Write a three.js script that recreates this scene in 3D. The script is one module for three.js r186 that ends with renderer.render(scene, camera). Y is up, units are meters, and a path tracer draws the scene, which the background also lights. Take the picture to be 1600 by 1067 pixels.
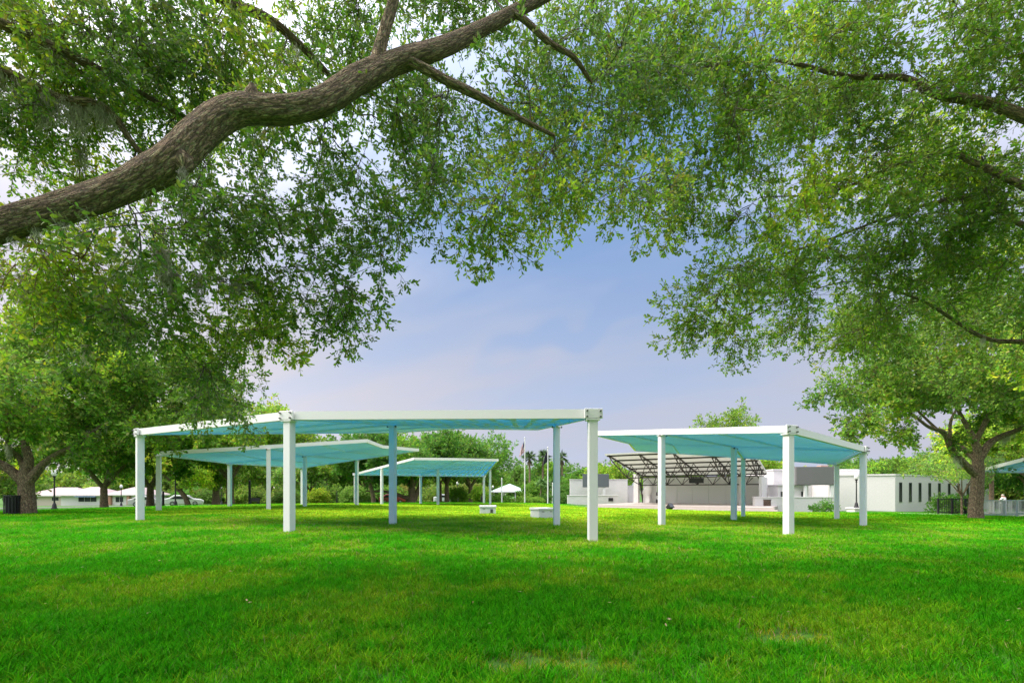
import * as THREE from 'three';
import { mergeGeometries } from 'three/addons/utils/BufferGeometryUtils.js';
import { RoundedBoxGeometry } from 'three/addons/geometries/RoundedBoxGeometry.js';
import { MarchingCubes } from 'three/addons/objects/MarchingCubes.js';
import { createNoise2D, createNoise3D } from 'simplex-noise';

// ------------------------------------------------------------------ camera, sky, sun, exposure
const scene = new THREE.Scene();
const camera = new THREE.PerspectiveCamera(70.13, 1600 / 1067, 0.1, 1500);
camera.position.set(0, 1.18, 0);
camera.lookAt(0, 1.18, -10);
camera.setViewOffset(1600, 1067, 0, -234.5, 1600, 1067);      // a level camera with a risen lens
const renderer = new THREE.WebGLRenderer();
renderer.toneMapping = THREE.LinearToneMapping;
renderer.toneMappingExposure = 2.8;
renderer.shadowMap.enabled = true;
const SUN_AZ = -92, SUN_EL = 48, SUN_POWER = 1.7;
const rad = (a) => a * Math.PI / 180;
const sunDir = new THREE.Vector3(Math.sin(rad(SUN_AZ)) * Math.cos(rad(SUN_EL)), Math.sin(rad(SUN_EL)), -Math.cos(rad(SUN_AZ)) * Math.cos(rad(SUN_EL)));
const sun = new THREE.DirectionalLight(new THREE.Color().setRGB(1, 0.93, 0.82), SUN_POWER);
sun.position.copy(sunDir).multiplyScalar(120).add(new THREE.Vector3(0, 0, -30));
sun.target.position.set(0, 0, -30);
sun.castShadow = true; sun.shadow.radius = 62;
Object.assign(sun.shadow.camera, { left: -110, right: 110, top: 110, bottom: -110, near: 1, far: 300 });
scene.add(sun, sun.target);

function rng(seed) { let a = seed >>> 0; return () => { a = (a + 0x6D2B79F5) | 0; let t = Math.imul(a ^ (a >>> 15), 1 | a); t = (t + Math.imul(t ^ (t >>> 7), 61 | t)) ^ t; return ((t ^ (t >>> 14)) >>> 0) / 4294967296; }; }
const n3 = createNoise3D(rng(11)), n2 = createNoise2D(rng(12));
const smooth = (a, b, x) => { const t = Math.min(1, Math.max(0, (x - a) / (b - a))); return t * t * (3 - 2 * t); };
const lerp = (a, b, t) => a + (b - a) * t;
const fbm = (x, y, z, o = 4) => { let s = 0, a = 0.5, f = 1; for (let i = 0; i < o; i++) { s += a * n3(x * f, y * f, z * f); a *= 0.5; f *= 2.03; } return s; };
{
  const W = 1536, H = 768, data = new Float32Array(W * H * 4);
  const blue = [0.066, 0.122, 0.238], high = [0.10, 0.165, 0.30], low = [0.192, 0.222, 0.288], cloud = [0.230, 0.230, 0.265];
  for (let j = 0; j < H; j++) for (let i = 0; i < W; i++) {
    const el = ((j + 0.5) / H - 0.5) * Math.PI, th = ((i + 0.5) / W - 0.5) * 2 * Math.PI;
    const y = Math.sin(el), x = Math.cos(el) * Math.cos(th), z = Math.cos(el) * Math.sin(th);
    const yy = Math.max(y, 0.0);
    // thin cloud sheets seen from below: look them up on a plane overhead
    const k = 1 / (yy + 0.22), u = x * k, v = z * k;
    const rot = 0.45, ur = u * Math.cos(rot) + v * Math.sin(rot), vr = -u * Math.sin(rot) + v * Math.cos(rot);
    let c = 0.5 + 0.5 * fbm(ur * 0.5 + 3.1, vr * 1.35 + 0.7, 0.4, 5);
    c += 0.08 * fbm(ur * 1.7, vr * 5.5, 2.2, 3);
    const az = Math.atan2(x, -z);                                     // 0 ahead, negative to the left
    const clear = Math.exp(-(((az - 0.22) / 0.62) ** 2) - (((el - 0.52) / 0.42) ** 2));   // the blue break in the sheet
    c = c + 0.42 - 0.95 * clear;
    { const sa = (az - 0.17) * 0.94 + (el - 0.335) * 0.34, sb = -(az - 0.17) * 0.34 + (el - 0.335) * 0.94 + 0.035 * n3(az * 7, el * 7, 5); c -= 0.75 * Math.exp(-((sa / 0.2) ** 2) - ((sb / 0.024) ** 2)); }
    c = smooth(0.05, 0.95, c);
    const g = smooth(0.0, 0.62, yy);
    let col = [0, 1, 2].map((q) => lerp(low[q], lerp(blue[q], high[q], smooth(0.4, 0.9, yy)), g));
    const toSun = Math.max(0, x * sunDir.x + y * sunDir.y + z * sunDir.z);
    const glow = 0.75 * Math.pow(toSun, 3) + 0.12 * Math.pow(toSun, 0.6);
    col = col.map((q, n) => lerp(q, cloud[n] * (0.92 + 3.9 * smooth(0.3, 0.95, yy)), c * 0.85));  // cloud brightens towards the zenith, raised to add fill light
    col = col.map((q, n) => q * (1 + glow * [0.75, 0.66, 0.52][n]));
    const warm = Math.exp(-(((az + 0.75) / 0.5) ** 2) - ((el / 0.3) ** 2)); col = col.map((q, n) => q + warm * [0.10, 0.075, 0.055][n]);
    const below = smooth(0.0, -0.08, y);
    const o = (j * W + i) * 4;
    for (let q = 0; q < 3; q++) data[o + q] = lerp(col[q], [0.16, 0.2, 0.12][q], below);
    data[o + 3] = 1;
  }
  const sky = new THREE.DataTexture(data, W, H, THREE.RGBAFormat, THREE.FloatType);
  sky.mapping = THREE.EquirectangularReflectionMapping; sky.magFilter = THREE.LinearFilter; sky.minFilter = THREE.LinearFilter; sky.needsUpdate = true;
  scene.background = sky; scene.environment = sky;
}

// ------------------------------------------------------------------ helpers
const used = new Map();
function numbered(name) { const n = used.get(name) ?? 0; used.set(name, n + 1); return n ? `${name}_${String(n).padStart(3, '0')}` : name; }
function tag(o, label, category, group, kind) { o.userData.label = label; if (category) o.userData.category = category; if (group) o.userData.group = group; if (kind) o.userData.kind = kind; return o; }
function thing(name, label, category, [x, y, z] = [0, 0, 0], turn = 0, group) {
  const o = new THREE.Group(); o.name = numbered(name); o.position.set(x, y, z); o.rotation.y = turn; scene.add(o);
  return tag(o, label, category, group);
}
function part(name, geo, mat, parent) {
  const m = new THREE.Mesh(Array.isArray(geo) ? (geo.length > 1 ? mergeGeometries(geo.map(flat)) : geo[0]) : geo, mat);
  m.name = name; m.castShadow = m.receiveShadow = true; parent.add(m); return m;
}
function solo(name, geo, mat, label, category, group, kind) { const m = part(numbered(name), geo, mat, scene); return tag(m, label, category, group, kind); }
function setting(name, geo, mat, label) { const m = part(numbered(name), geo, mat, scene); m.userData.kind = 'structure'; m.userData.label = label; m.userData.category = name.replace(/_/g, ' ').split(' ').slice(-1)[0]; return m; }
function flat(g) { g = g.index ? g.toNonIndexed() : g; for (const k of Object.keys(g.attributes)) if (!['position', 'normal', 'uv'].includes(k)) g.deleteAttribute(k); if (!g.attributes.uv) g.setAttribute('uv', new THREE.BufferAttribute(new Float32Array(g.attributes.position.count * 2), 2)); return g; }
const V = (x, y, z) => new THREE.Vector3(x, y, z);
const rgb = (r, g, b) => new THREE.Color().setRGB(r, g, b);
const mat = (c, roughness = 0.8, more = {}) => new THREE.MeshStandardMaterial({ color: rgb(...c), roughness, ...more });
const phys = (c, roughness, more) => new THREE.MeshPhysicalMaterial({ color: rgb(...c), roughness, ...more });
function box(w, h, d, x = 0, y = 0, z = 0, turn = 0, r = 0) {                  // y is the underside
  const g = r ? new RoundedBoxGeometry(w, h, d, 2, r) : new THREE.BoxGeometry(w, h, d);
  if (turn) g.rotateY(turn);
  return g.translate(x, y + h / 2, z);
}
function cyl(r0, r1, h, x = 0, y = 0, z = 0, n = 12) { return new THREE.CylinderGeometry(r1, r0, h, n).translate(x, y + h / 2, z); }
function beam(a, b, w, h, drop = 0) {                                          // a bar whose top face runs from a to b
  const d = V().subVectors(b, a), len = d.length();
  const g = new THREE.BoxGeometry(w, h, len).translate(0, -h / 2 - drop, 0);
  const m = new THREE.Matrix4(), zx = d.normalize(), right = V().crossVectors(V(0, 1, 0), zx).normalize(), up = V().crossVectors(zx, right);
  m.makeBasis(right, up, zx).setPosition((a.x + b.x) / 2, (a.y + b.y) / 2, (a.z + b.z) / 2);
  return g.applyMatrix4(m);
}
function rod(a, b, r, n = 6) {
  const d = V().subVectors(b, a), g = new THREE.CylinderGeometry(r, r, d.length(), n);
  g.applyQuaternion(new THREE.Quaternion().setFromUnitVectors(V(0, 1, 0), d.clone().normalize()));
  return g.translate((a.x + b.x) / 2, (a.y + b.y) / 2, (a.z + b.z) / 2);
}
function prism(top, thick) {                                                   // four top corners (counter-clockwise from above), set down by thick
  const p = [...top, ...top.map((v) => V(v.x, v.y - thick, v.z))], f = [[0, 1, 2, 3], [7, 6, 5, 4], [0, 4, 5, 1], [1, 5, 6, 2], [2, 6, 7, 3], [3, 7, 4, 0]], pos = [], uv = [];
  for (const [a, b, c, d] of f) for (const q of [a, b, c, a, c, d]) { pos.push(p[q].x, p[q].y, p[q].z); uv.push(p[q].x, p[q].z); }
  const g = new THREE.BufferGeometry();
  g.setAttribute('position', new THREE.Float32BufferAttribute(pos, 3)); g.setAttribute('uv', new THREE.Float32BufferAttribute(uv, 2)); g.computeVertexNormals(); return g;
}
function extrude(points, depth, bevel = 0) { return new THREE.ExtrudeGeometry(new THREE.Shape(points.map((p) => new THREE.Vector2(...p))), { depth, bevelEnabled: bevel > 0, bevelSize: bevel, bevelThickness: bevel, bevelSegments: 2 }); }
function texture(size, repeat, fill, srgb = true) {
  const d = new Uint8Array(size * size * 4);
  for (let j = 0; j < size; j++) for (let i = 0; i < size; i++) { const c = fill(i / size, j / size); for (let q = 0; q < 3; q++) d[(j * size + i) * 4 + q] = Math.max(0, Math.min(255, c[q] * 255)); d[(j * size + i) * 4 + 3] = 255; }
  const t = new THREE.DataTexture(d, size, size); t.wrapS = t.wrapT = THREE.RepeatWrapping; t.magFilter = THREE.LinearFilter; t.repeat.set(repeat, repeat);
  if (srgb) t.colorSpace = THREE.SRGBColorSpace; t.needsUpdate = true; return t;
}
// noise that repeats over the unit square
const loop2 = (u, v, f, s = 0) => { const a = u * 2 * Math.PI, b = v * 2 * Math.PI, r = f / (2 * Math.PI); return 0.5 * (n3(Math.cos(a) * r + s, Math.sin(a) * r, Math.cos(b) * r + s * 2.3) + n3(Math.sin(b) * r + s * 3.1, Math.cos(a + 1.3) * r, Math.sin(a + b) * r)); };

// ------------------------------------------------------------------ the lie of the land (metres above the lawn at the camera)
const RING = [0.5, -32];
const fall = (x, z) => { const r = Math.hypot(x - RING[0], z - RING[1]) - 27; const s = Math.log(1 + Math.exp(Math.min(r / 4, 60))) * 4 + (r > 240 ? r - 240 : 0); return -3.6 * (1 - Math.exp(-0.031 * s / 3.6)); };
const SPOTS = [[-12.35, -16.1, 0.18], [-5.65, -12.3, 0.13], [1.86, -11.2, 0], [7.7, -13.5, -0.06], [13.4, -18.5, -0.18], [17, -25.4, -0.29], [1.52, -16.5, -0.03], [-4.13, -17.2, 0], [5.72, -18.6, -0.14],
  [-18.2, -25, 0.16], [-18.9, -32.5, 0.15], [-16.4, -38, 0.13], [-15.5, -48, -0.08], [-9.4, -50, -0.1], [-3, -52, -0.12], [-21, -21, 0.2], [23.9, -25, -0.22], [0, 0, 0], [-8, 0, 0.08], [8, 0, -0.04], [0, -5, 0], [0, 12, 0], [-30, 0, -0.1], [30, 0, -0.4],
  [0.5, -32, -0.06], [8, -40, -0.35], [16, -50, -1.02], [24, -44, -0.85], [30, -50, -1.12], [42, -54, -1.0], [31, -31, -0.42], [2, -66, -0.55], [20, -66, -1.15], [34, -60, -1.15]]
  .map(([x, z, h]) => [x, z, h - fall(x, z)]);
function gh(x, z) {
  let w = 0.004, s = 0;
  for (const [a, b, h] of SPOTS) { const d2 = (x - a) ** 2 + (z - b) ** 2 + 2.5, q = 1 / (d2 * d2) * 40; w += q; s += q * h; }
  return fall(x, z) + s / w;
}
const ground = (x, z) => [x, gh(x, z), z];

// ------------------------------------------------------------------ ground sheet
const M = {};
M.lawn = mat([1, 1, 1], 0.95, { map: texture(512, 1, (u, v) => { const a = loop2(u, v, 9), b = loop2(u, v, 40, 3), c = loop2(u, v, 130, 7); const t = 0.5 + 0.3 * a + 0.35 * b + 0.4 * c; return [0.14 + 0.15 * t, 0.28 + 0.23 * t, 0.01 + 0.02 * t]; }) });
{
  const N = 260, pos = [], uv = [], idx = [], s = (t) => Math.sinh(t * 5.2) / Math.sinh(5.2) * 700;
  for (let j = 0; j <= N; j++) for (let i = 0; i <= N; i++) { const x = s(i / N * 2 - 1), z = s(j / N * 2 - 1) - 20; pos.push(x, gh(x, z), z); uv.push(x / 3, z / 3); }
  for (let j = 0; j < N; j++) for (let i = 0; i < N; i++) { const a = j * (N + 1) + i, b = a + 1, c = a + N + 1, d = c + 1; idx.push(a, c, b, b, c, d); }
  const g = new THREE.BufferGeometry(); g.setAttribute('position', new THREE.Float32BufferAttribute(pos, 3)); g.setAttribute('uv', new THREE.Float32BufferAttribute(uv, 2)); g.setIndex(idx); g.computeVertexNormals();
  setting('lawn_ground', g, M.lawn, 'broad green park lawn running to the trees and street');
}
// a strip of paving laid over the ground along a line of points
function strip(points, width, lift, step = 1.5) {
  const c = new THREE.CatmullRomCurve3(points.map(([x, z]) => V(x, 0, z))), n = Math.max(2, Math.ceil(c.getLength() / step)), pos = [], uv = [], idx = [], K = Math.max(1, Math.ceil(width / 2.5));
  let at = 0, last = null;
  for (let i = 0; i <= n; i++) {
    const p = c.getPointAt(i / n), t = c.getTangentAt(i / n), nx = -t.z, nz = t.x; if (last) at += p.distanceTo(last); last = p;
    for (let k = 0; k <= K; k++) { const o = (k / K - 0.5) * width, x = p.x + nx * o, z = p.z + nz * o; pos.push(x, gh(x, z) + lift, z); uv.push(o, at); }
  }
  for (let i = 0; i < n; i++) for (let k = 0; k < K; k++) { const a = i * (K + 1) + k, b = a + 1, c2 = a + K + 1, d = c2 + 1; idx.push(a, b, c2, b, d, c2); }
  const g = new THREE.BufferGeometry(); g.setAttribute('position', new THREE.Float32BufferAttribute(pos, 3)); g.setAttribute('uv', new THREE.Float32BufferAttribute(uv, 2)); g.setIndex(idx); g.computeVertexNormals(); return g;
}
const speckle = (base, amp) => texture(256, 1, (u, v) => { const t = 1 + amp * (0.5 * loop2(u, v, 5) + 0.5 * loop2(u, v, 30, 2) + 0.6 * loop2(u, v, 90, 5)); return base.map((c) => c * t); });
M.concrete = mat([1, 1, 1], 0.9, { map: speckle([0.72, 0.69, 0.66], 0.10) });
M.asphalt = mat([1, 1, 1], 0.92, { map: speckle([0.42, 0.42, 0.43], 0.14) });
M.whitewall = mat([1, 1, 1], 0.85, { map: speckle([0.865, 0.85, 0.845], 0.05) });
M.greywall = mat([1, 1, 1], 0.85, { map: speckle([0.80, 0.79, 0.80], 0.04) });
M.paint = mat([0.82, 0.81, 0.80], 0.45);
M.black = mat([0.018, 0.018, 0.02], 0.5);
M.steel = mat([0.62, 0.63, 0.64], 0.4, { metalness: 0.6 });
M.bolt = mat([0.10, 0.10, 0.10], 0.5, { metalness: 0.6 });
M.glass = mat([0.03, 0.035, 0.04], 0.12);
setting('road', strip([[-200, -40], [-120, -68], [-60, -92], [0, -118], [80, -150]], 9, 0.07, 3), M.asphalt, 'grey street running behind the park on the left');
setting('pavement', strip([[-190, -31], [-112, -59], [-56, -82], [0, -107], [40, -124]], 2, 0.08, 3), M.concrete, 'pale concrete footway along the park side of the street');
setting('path', strip([[24, -46], [30, -42.5], [34, -40], [42, -39], [60, -41]], 2.6, 0.05, 1.2), M.concrete, 'pale concrete path leading to the white building');
setting('path', strip([[25, -33.6], [32, -33.2], [40, -35], [60, -40]], 3.0, 0.05, 1.2), M.concrete, 'concrete walk behind the railing beside the large oak');

// ------------------------------------------------------------------ shade pavilions
M.panel = phys([0.045, 0.42, 0.68], 0.95, { transmission: 0.88, thickness: 0 });
M.fin = phys([0.64, 0.88, 0.83], 0.9, { transmission: 0.6, thickness: 0 });
M.aqua = mat([0.62, 0.80, 0.75], 0.5);
M.post = mat([0.82, 0.81, 0.81], 0.5);
const BOLT = new THREE.CylinderGeometry(0.02, 0.02, 0.07, 6).rotateX(Math.PI / 2);
function pavilion(outer, centre, label, mids = [5.1, 5.1, 5.1]) {
  const o0 = outer[1], base = V(o0[0], gh(o0[0], o0[1]), o0[1]);
  const t = thing('shade_pavilion', label, 'pavilion', base.toArray(), 0, 'shade pavilions set in a ring on the lawn');
  const rows = [0, 5.1, 10.3].map((row) => outer.map(([x, z], i) => {
    let r = row;
    const d = V(centre[0] - x, 0, centre[1] - z).normalize(); if (r === 5.1) r = mids[i];
    return V(x + d.x * r, gh(x, z) + 3.07 + r * 0.1, z + d.z * r).sub(base);
  }));
  const [O, Mi, I] = rows, H = 0.21;
  outer.forEach(([x, z], i) => {
    const d = V(centre[0] - x, 0, centre[1] - z).normalize(), turn = Math.atan2(d.x, d.z);
    for (const [row, r] of [[O, 0], [Mi, 1]]) {
      const p = row[i], inset = r ? 0 : 0.02, px = p.x + d.x * inset, pz = p.z + d.z * inset, foot = gh(base.x + px, base.z + pz) - base.y - 0.12;
      const post = part('post', box(0.205, p.y - H - 0.005 - foot, 0.205, px, foot, pz, turn, 0.012), M.post, t);
      const b = part('bracket', [box(r ? 0.26 : 0.3, 0.03, 0.26, px, p.y - H - 0.045, pz, turn, 0), ...(r ? [] : [box(0.42, 0.225, 0.05, px - d.x * 0.105, p.y - 0.218, pz - d.z * 0.105, turn, 0.01)])], M.paint, post);
      for (const s of [-1, 1]) for (const q of [-1, 1]) {
        const side = V(Math.cos(turn), 0, -Math.sin(turn)), c = V(px, p.y - (r ? 0.25 : 0.115) + q * (r ? 0.012 : 0.065), pz).addScaledVector(side, s * 0.155).addScaledVector(d, -(r ? 0.085 : 0.15));
        const bo = part('bolt', BOLT, M.bolt, b); bo.position.copy(c); bo.rotation.y = turn;
      }
    }
  });
  for (let k = 0; k < 2; k++) {
    part('fascia_beam', beam(O[k], O[k + 1], 0.11, H), M.paint, t);
    part('fascia_beam', beam(I[k], I[k + 1], 0.11, H), M.paint, t);
    const cb = part('cross_beam', beam(Mi[k], Mi[k + 1], 0.1, 0.15, 0.055), M.aqua, t);
    const nb = 12;
    for (let q = 1; q < nb; q++) {
      const p = V().lerpVectors(Mi[k], Mi[k + 1], q / nb), e = V().subVectors(Mi[k + 1], Mi[k]).normalize(), out = V(e.z, 0, -e.x);
      for (const s of [-1, 1]) { const bo = part('bolt', BOLT, M.bolt, cb); bo.position.set(p.x + out.x * 0.05 * s, p.y - 0.12, p.z + out.z * 0.05 * s); bo.rotation.y = Math.atan2(out.x, out.z); }
    }
    for (const f of [0.25, 0.76]) part('purlin', beam(V().lerpVectors(O[k], I[k], f), V().lerpVectors(O[k + 1], I[k + 1], f), 0.06, 0.07, 0.14), M.aqua, t);
    const n = 12, e = 0.005;
    for (let q = 0; q < n; q++) {
      const a = q / n + e, b = (q + 1) / n - e, lift = -0.012, f0 = 0.008, f1 = 0.992;
      const at = (f, g) => { const u = V().lerpVectors(O[k], O[k + 1], f), w = V().lerpVectors(I[k], I[k + 1], f); const p = u.lerp(w, g); p.y += lift; return p; };
      part('roof_panel', prism([at(a, f1), at(a, f0), at(b, f0), at(b, f1)], 0.018), M.panel, t);
    }
    for (let q = 1; q < n; q++) {
      const u = V().lerpVectors(O[k], O[k + 1], q / n), w = V().lerpVectors(I[k], I[k + 1], q / n);
      part('rib', beam(u.clone().lerp(w, 0.01), u.clone().lerp(w, 0.99), 0.17, 0.12, 0.032), M.fin, t);
    }
  }
  for (const k of [0, 2]) part('fascia_beam', beam(O[k].clone().lerp(I[k], -0.005), O[k].clone().lerp(I[k], 1.005), 0.10, H - 0.006, -0.003), M.paint, t);
  part('rafter', beam(O[1].clone().lerp(I[1], 0.008), O[1].clone().lerp(I[1], 0.992), 0.10, 0.17, 0.03), M.aqua, t);
  return t;
}
pavilion([[-12.35, -16.1], [-5.65, -12.3], [1.86, -11.2]], RING, 'large white pavilion nearest the camera, teal roof spanning the middle of the lawn', [5.1, 4.95, 5.3]);
pavilion([[7.7, -13.5], [13.4, -18.5], [17, -25.4]], RING, 'white pavilion with teal roof standing before the stage canopy', [5.45, 4.85, 4.45]);
pavilion([[-18.9 + 0.7, -25], [-18.9, -32.5], [-16.4, -38]].map(([x, z]) => [x, z]), RING, 'white pavilion with teal roof seen through the nearest pavilion, beside the left oaks');
pavilion([[-15.5, -48], [-9.4, -50], [-3, -52]], RING, 'farthest pavilion, its striped blue underside tilted towards the camera');
pavilion([[31.2, -32.5], [38.4, -29.8], [44.6, -25.4]], [24, -13.1], 'white pavilion behind the railing and the large oak, cut by the picture edge');

// ------------------------------------------------------------------ the stage
const AX = -0.594;                                                             // the stage looks back at the ring of pavilions
const toWorld = (x, y, z) => V(x, y, z).applyAxisAngle(V(0, 1, 0), AX).add(V(10.6, 0, -55));
{
  const t = thing('open_air_stage', 'pale concrete stage with broad steps and grey white back wall', 'stage', [10.6, 0, -55], AX);
  const fy = -0.3;
  M.step = mat([1, 1, 1], 0.9, { map: speckle([0.70, 0.66, 0.63], 0.12) });
  part('stage_floor', box(18, 1.6, 13.4, 7.7, fy - 1.6, -6.2), M.step, t);
  for (let k = 0; k < 4; k++) part('step', box(18.6 + k * 0.9, 0.19, 0.55, 7.7 - k * 0.15, fy - 0.2 - 0.19 * (k + 1) + 0.19, 0.78 + k * 0.53), M.step, t);
  part('apron', box(23, 0.5, 3.2, 7.3, fy - 1.42, 4.25), M.step, t);
  const W = [[0.4, 2.2], [2.9, 4.8], [4.81, 6.7], [6.71, 8.6], [8.61, 10.5], [10.51, 12.4], [12.41, 14.6]];
  W.forEach(([a, b], k) => part('back_panel', box(b - a - 0.02, 3.35, 0.25, (a + b) / 2, fy, -11.6 + (k % 2) * 0.02), M.paint, t));
  part('side_wall', box(0.3, 3.1, 5, 14.9, fy, -9.2), M.whitewall, t);
  for (const [x, z, h] of [[-0.1, -10.4, 3.75], [12.9, -8.4, 4.1]]) part('column', box(0.62, h, 0.62, x, fy, z, 0, 0.02), M.whitewall, t);
}
{
  const t = thing('stage_canopy', 'sloping stage canopy with pale sheets on dark steel trusses', 'canopy', [10.6, 0, -55], AX);
  M.truss = mat([0.05, 0.042, 0.036], 0.55); M.sheet = phys([0.72, 0.72, 0.66], 0.9, { transmission: 0.58, thickness: 0 });
  const Wd = 14.9, D = 12.2, top = (z) => 5.4 + (z / D) * 2.1;                 // z runs from 0 to -D
  for (let k = 0; k < 10; k++) part('roof_sheet', prism([V(k * 1.49 + 0.01, top(-D), -D), V(k * 1.49 + 0.01, top(0), 0), V(k * 1.49 + 1.48, top(0), 0), V(k * 1.49 + 1.48, top(-D), -D)], 0.05), M.sheet, t);
  part('edge_trim', [beam(V(-0.06, top(0) + 0.03, 0.05), V(Wd + 0.06, top(0) + 0.03, 0.05), 0.08, 0.16), beam(V(-0.05, top(0) + 0.03, 0), V(-0.05, top(-D) + 0.03, -D), 0.08, 0.14), beam(V(Wd + 0.05, top(0) + 0.03, 0), V(Wd + 0.05, top(-D) + 0.03, -D), 0.08, 0.14)], M.sheet, t);
  const zs = [-0.4, -2.7, -5, -7.3, -9.6, -11.9];
  zs.forEach((z) => part('purlin', beam(V(0, top(z) - 0.055, z), V(Wd, top(z) - 0.055, z), 0.1, 0.16), M.truss, t));
  const deep = (z) => 0.25 + 1.05 * smooth(0, -7, z);
  for (const x of [0.25, 3.8, 7.45, 11.1, 14.65]) {
    const g = [], lo = zs.map((z, k) => V(x, top(z - 1.1) - 0.2 - deep(z - 1.1), Math.max(-D, z - 1.1)));
    for (let k = 0; k < zs.length - 1; k++) {
      if (k) g.push(rod(lo[k - 1], lo[k], 0.06)); else g.push(rod(V(x, top(zs[0]) - 0.2, zs[0]), lo[0], 0.06));
      g.push(rod(V(x, top(zs[k]) - 0.2, zs[k]), lo[k], 0.038), rod(lo[k], V(x, top(zs[k + 1]) - 0.2, zs[k + 1]), 0.038));
    }
    g.push(beam(V(x, top(0) - 0.06, -0.1), V(x, top(-D) - 0.06, -D + 0.1), 0.09, 0.17));
    part('truss', g, M.truss, t);
  }
  for (const [z, n] of [[-6.1, 8], [-10.7, 8]]) {                              // trusses across, under the main ones
    const g = [], yl = top(z) - 0.2 - deep(z) - 0.05; g.push(rod(V(0.2, yl, z), V(Wd - 0.2, yl, z), 0.07));
    for (let k = 0; k < n; k++) { const a = 0.2 + (Wd - 0.4) * k / n, b = 0.2 + (Wd - 0.4) * (k + 1) / n, m = (a + b) / 2; g.push(rod(V(a, yl, z), V(m, top(z + 1.1) - 0.2, z + 1.1), 0.04), rod(V(m, top(z + 1.1) - 0.2, z + 1.1), V(b, yl, z), 0.04), rod(V(a, yl, z), V(m, top(z - 1.1) - 0.2, z - 1.1), 0.04)); }
    part('cross_truss', g, M.truss, t);
  }
  for (const x of [0.25, 14.65]) part('support', rod(V(x, top(-10.7) - 1.2, -10.9), V(x, -0.3, -11.9), 0.11, 10), M.truss, t);
}
{
  const p = toWorld(8.4, 2.15, -6.2), t = thing('hanging_loudspeaker', 'black loudspeaker cluster hung under the stage canopy', 'loudspeaker', p.toArray(), AX);
  part('cabinet', [box(1.5, 0.6, 0.6, 0, 0, 0, 0, 0.06)], M.black, t); part('hanger', [rod(V(-0.5, 0.55, 0), V(-0.5, 1.0, 0), 0.03), rod(V(0.5, 0.55, 0), V(0.5, 1.0, 0), 0.03)], M.black, t);
  const q = toWorld(1.25, -0.3, -10.9), s = thing('oval_sculpture', 'white rounded sculpture on a slim pedestal at the stage edge', 'sculpture', q.toArray(), AX);
  part('pedestal', [box(0.55, 0.85, 0.5, 0, 0, 0, 0, 0.03), box(0.7, 0.1, 0.62, 0, 0.85, 0, 0, 0.02)], M.paint, s);
  const sg = new THREE.SphereGeometry(1, 24, 18).scale(0.62, 0.85, 0.28).translate(-0.05, 1.7, 0); { const a = sg.attributes.position; for (let i = 0; i < a.count; i++) { const y = a.getY(i) - 1.7; a.setX(i, a.getX(i) * (1 - 0.25 * y) + 0.12 * Math.sin(y * 3)); } sg.computeVertexNormals(); }
  part('form', sg, M.paint, s);
  const w = toWorld(2.55, -0.3, -10.9), c = thing('stage_monitor', 'black equipment cases stacked in the gap of the stage wall', 'equipment case', w.toArray(), AX);
  part('case', box(0.42, 0.5, 0.5, 0, 0, 0, 0, 0.03), M.black, c); part('case', box(0.4, 0.45, 0.45, 0.02, 0.95, 0, 0, 0.03), M.black, c); part('stand', box(0.34, 0.45, 0.34, 0, 0.5, 0), M.steel, c);
}
// ------------------------------------------------------------------ white walls and buildings round the stage
function wallBlock(name, label, category, [x0, x1], z, [y0, y1], depth, m = M.whitewall, cap = true) {
  const t = thing(name, label, category, [(x0 + x1) / 2, y0, z]);
  part('wall', box(x1 - x0, y1 - y0, depth, 0, 0, -depth / 2), m, t);
  if (cap) part('coping', box(x1 - x0 + 0.1, 0.09, depth + 0.1, 0, y1 - y0 + 0.002, -depth / 2, 0, 0.02), m, t);
  return t;
}
wallBlock('wing_wall', 'tall plain white wing wall left of the stage, behind the small screen', 'wall', [7.9, 15.7], -66, [-1.4, 2.75], 0.5);
wallBlock('wing_wall', 'short lower white wall joining the tall wing wall to the stage column', 'wall', [15.72, 17.1], -66.2, [-1.4, 1.9], 0.4, M.greywall);
M.plaque = mat([1, 1, 1], 0.6, { map: texture(64, 1, (u, v) => { const n = n3(u * 9, v * 9, 1.5) + 0.6 * n3(u * 22, v * 22, 4); return [0.36 + 0.2 * n, 0.29 + 0.17 * n, 0.24 + 0.14 * n]; }) });
{
  const a = wallBlock('low_wall', 'low white wall with a dark square vent, in front of the tall wing wall', 'wall', [7.1, 13.5], -62, [-1.5, 0.62], 0.4);
  part('vent', [box(0.6, 0.42, 0.05, 2.3, 1.45, 0.02)], M.black, a);
  const b = wallBlock('low_wall', 'low white wall with a brown stone plaque, right of the stage steps', 'wall', [25, 33.2], -50, [-1.5, 0.56], 0.45);
  const pl = part('plaque', box(0.75, 0.62, 0.05, -2.85, 1.2, 0.02), M.plaque, b); part('plaque_frame', [box(0.85, 0.05, 0.06, -2.85, 1.15, 0.02), box(0.85, 0.05, 0.06, -2.85, 1.82, 0.02)], M.bolt, pl);
}
M.screen = mat([0.115, 0.135, 0.145], 0.55); M.screenR = mat([0.17, 0.165, 0.165], 0.6);
function screen(label, x, z, w, y0, y1, posts, foot, m, turn) {
  const t = thing('outdoor_screen', label, 'screen', [x, foot, z], turn, 'screens beside the stage');
  part('display', box(w - 0.12, y1 - y0 - 0.12, 0.1, 0, y0 - foot + 0.06, 0.09), m, t);
  part('housing', box(w, y1 - y0, 0.3, 0, y0 - foot, -0.12, 0, 0.03), m, t);
  for (const p of posts) part('post', box(0.3, y0 - foot, 0.3, p, 0, -0.12, 0, 0.02), M.paint, t);
}
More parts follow.
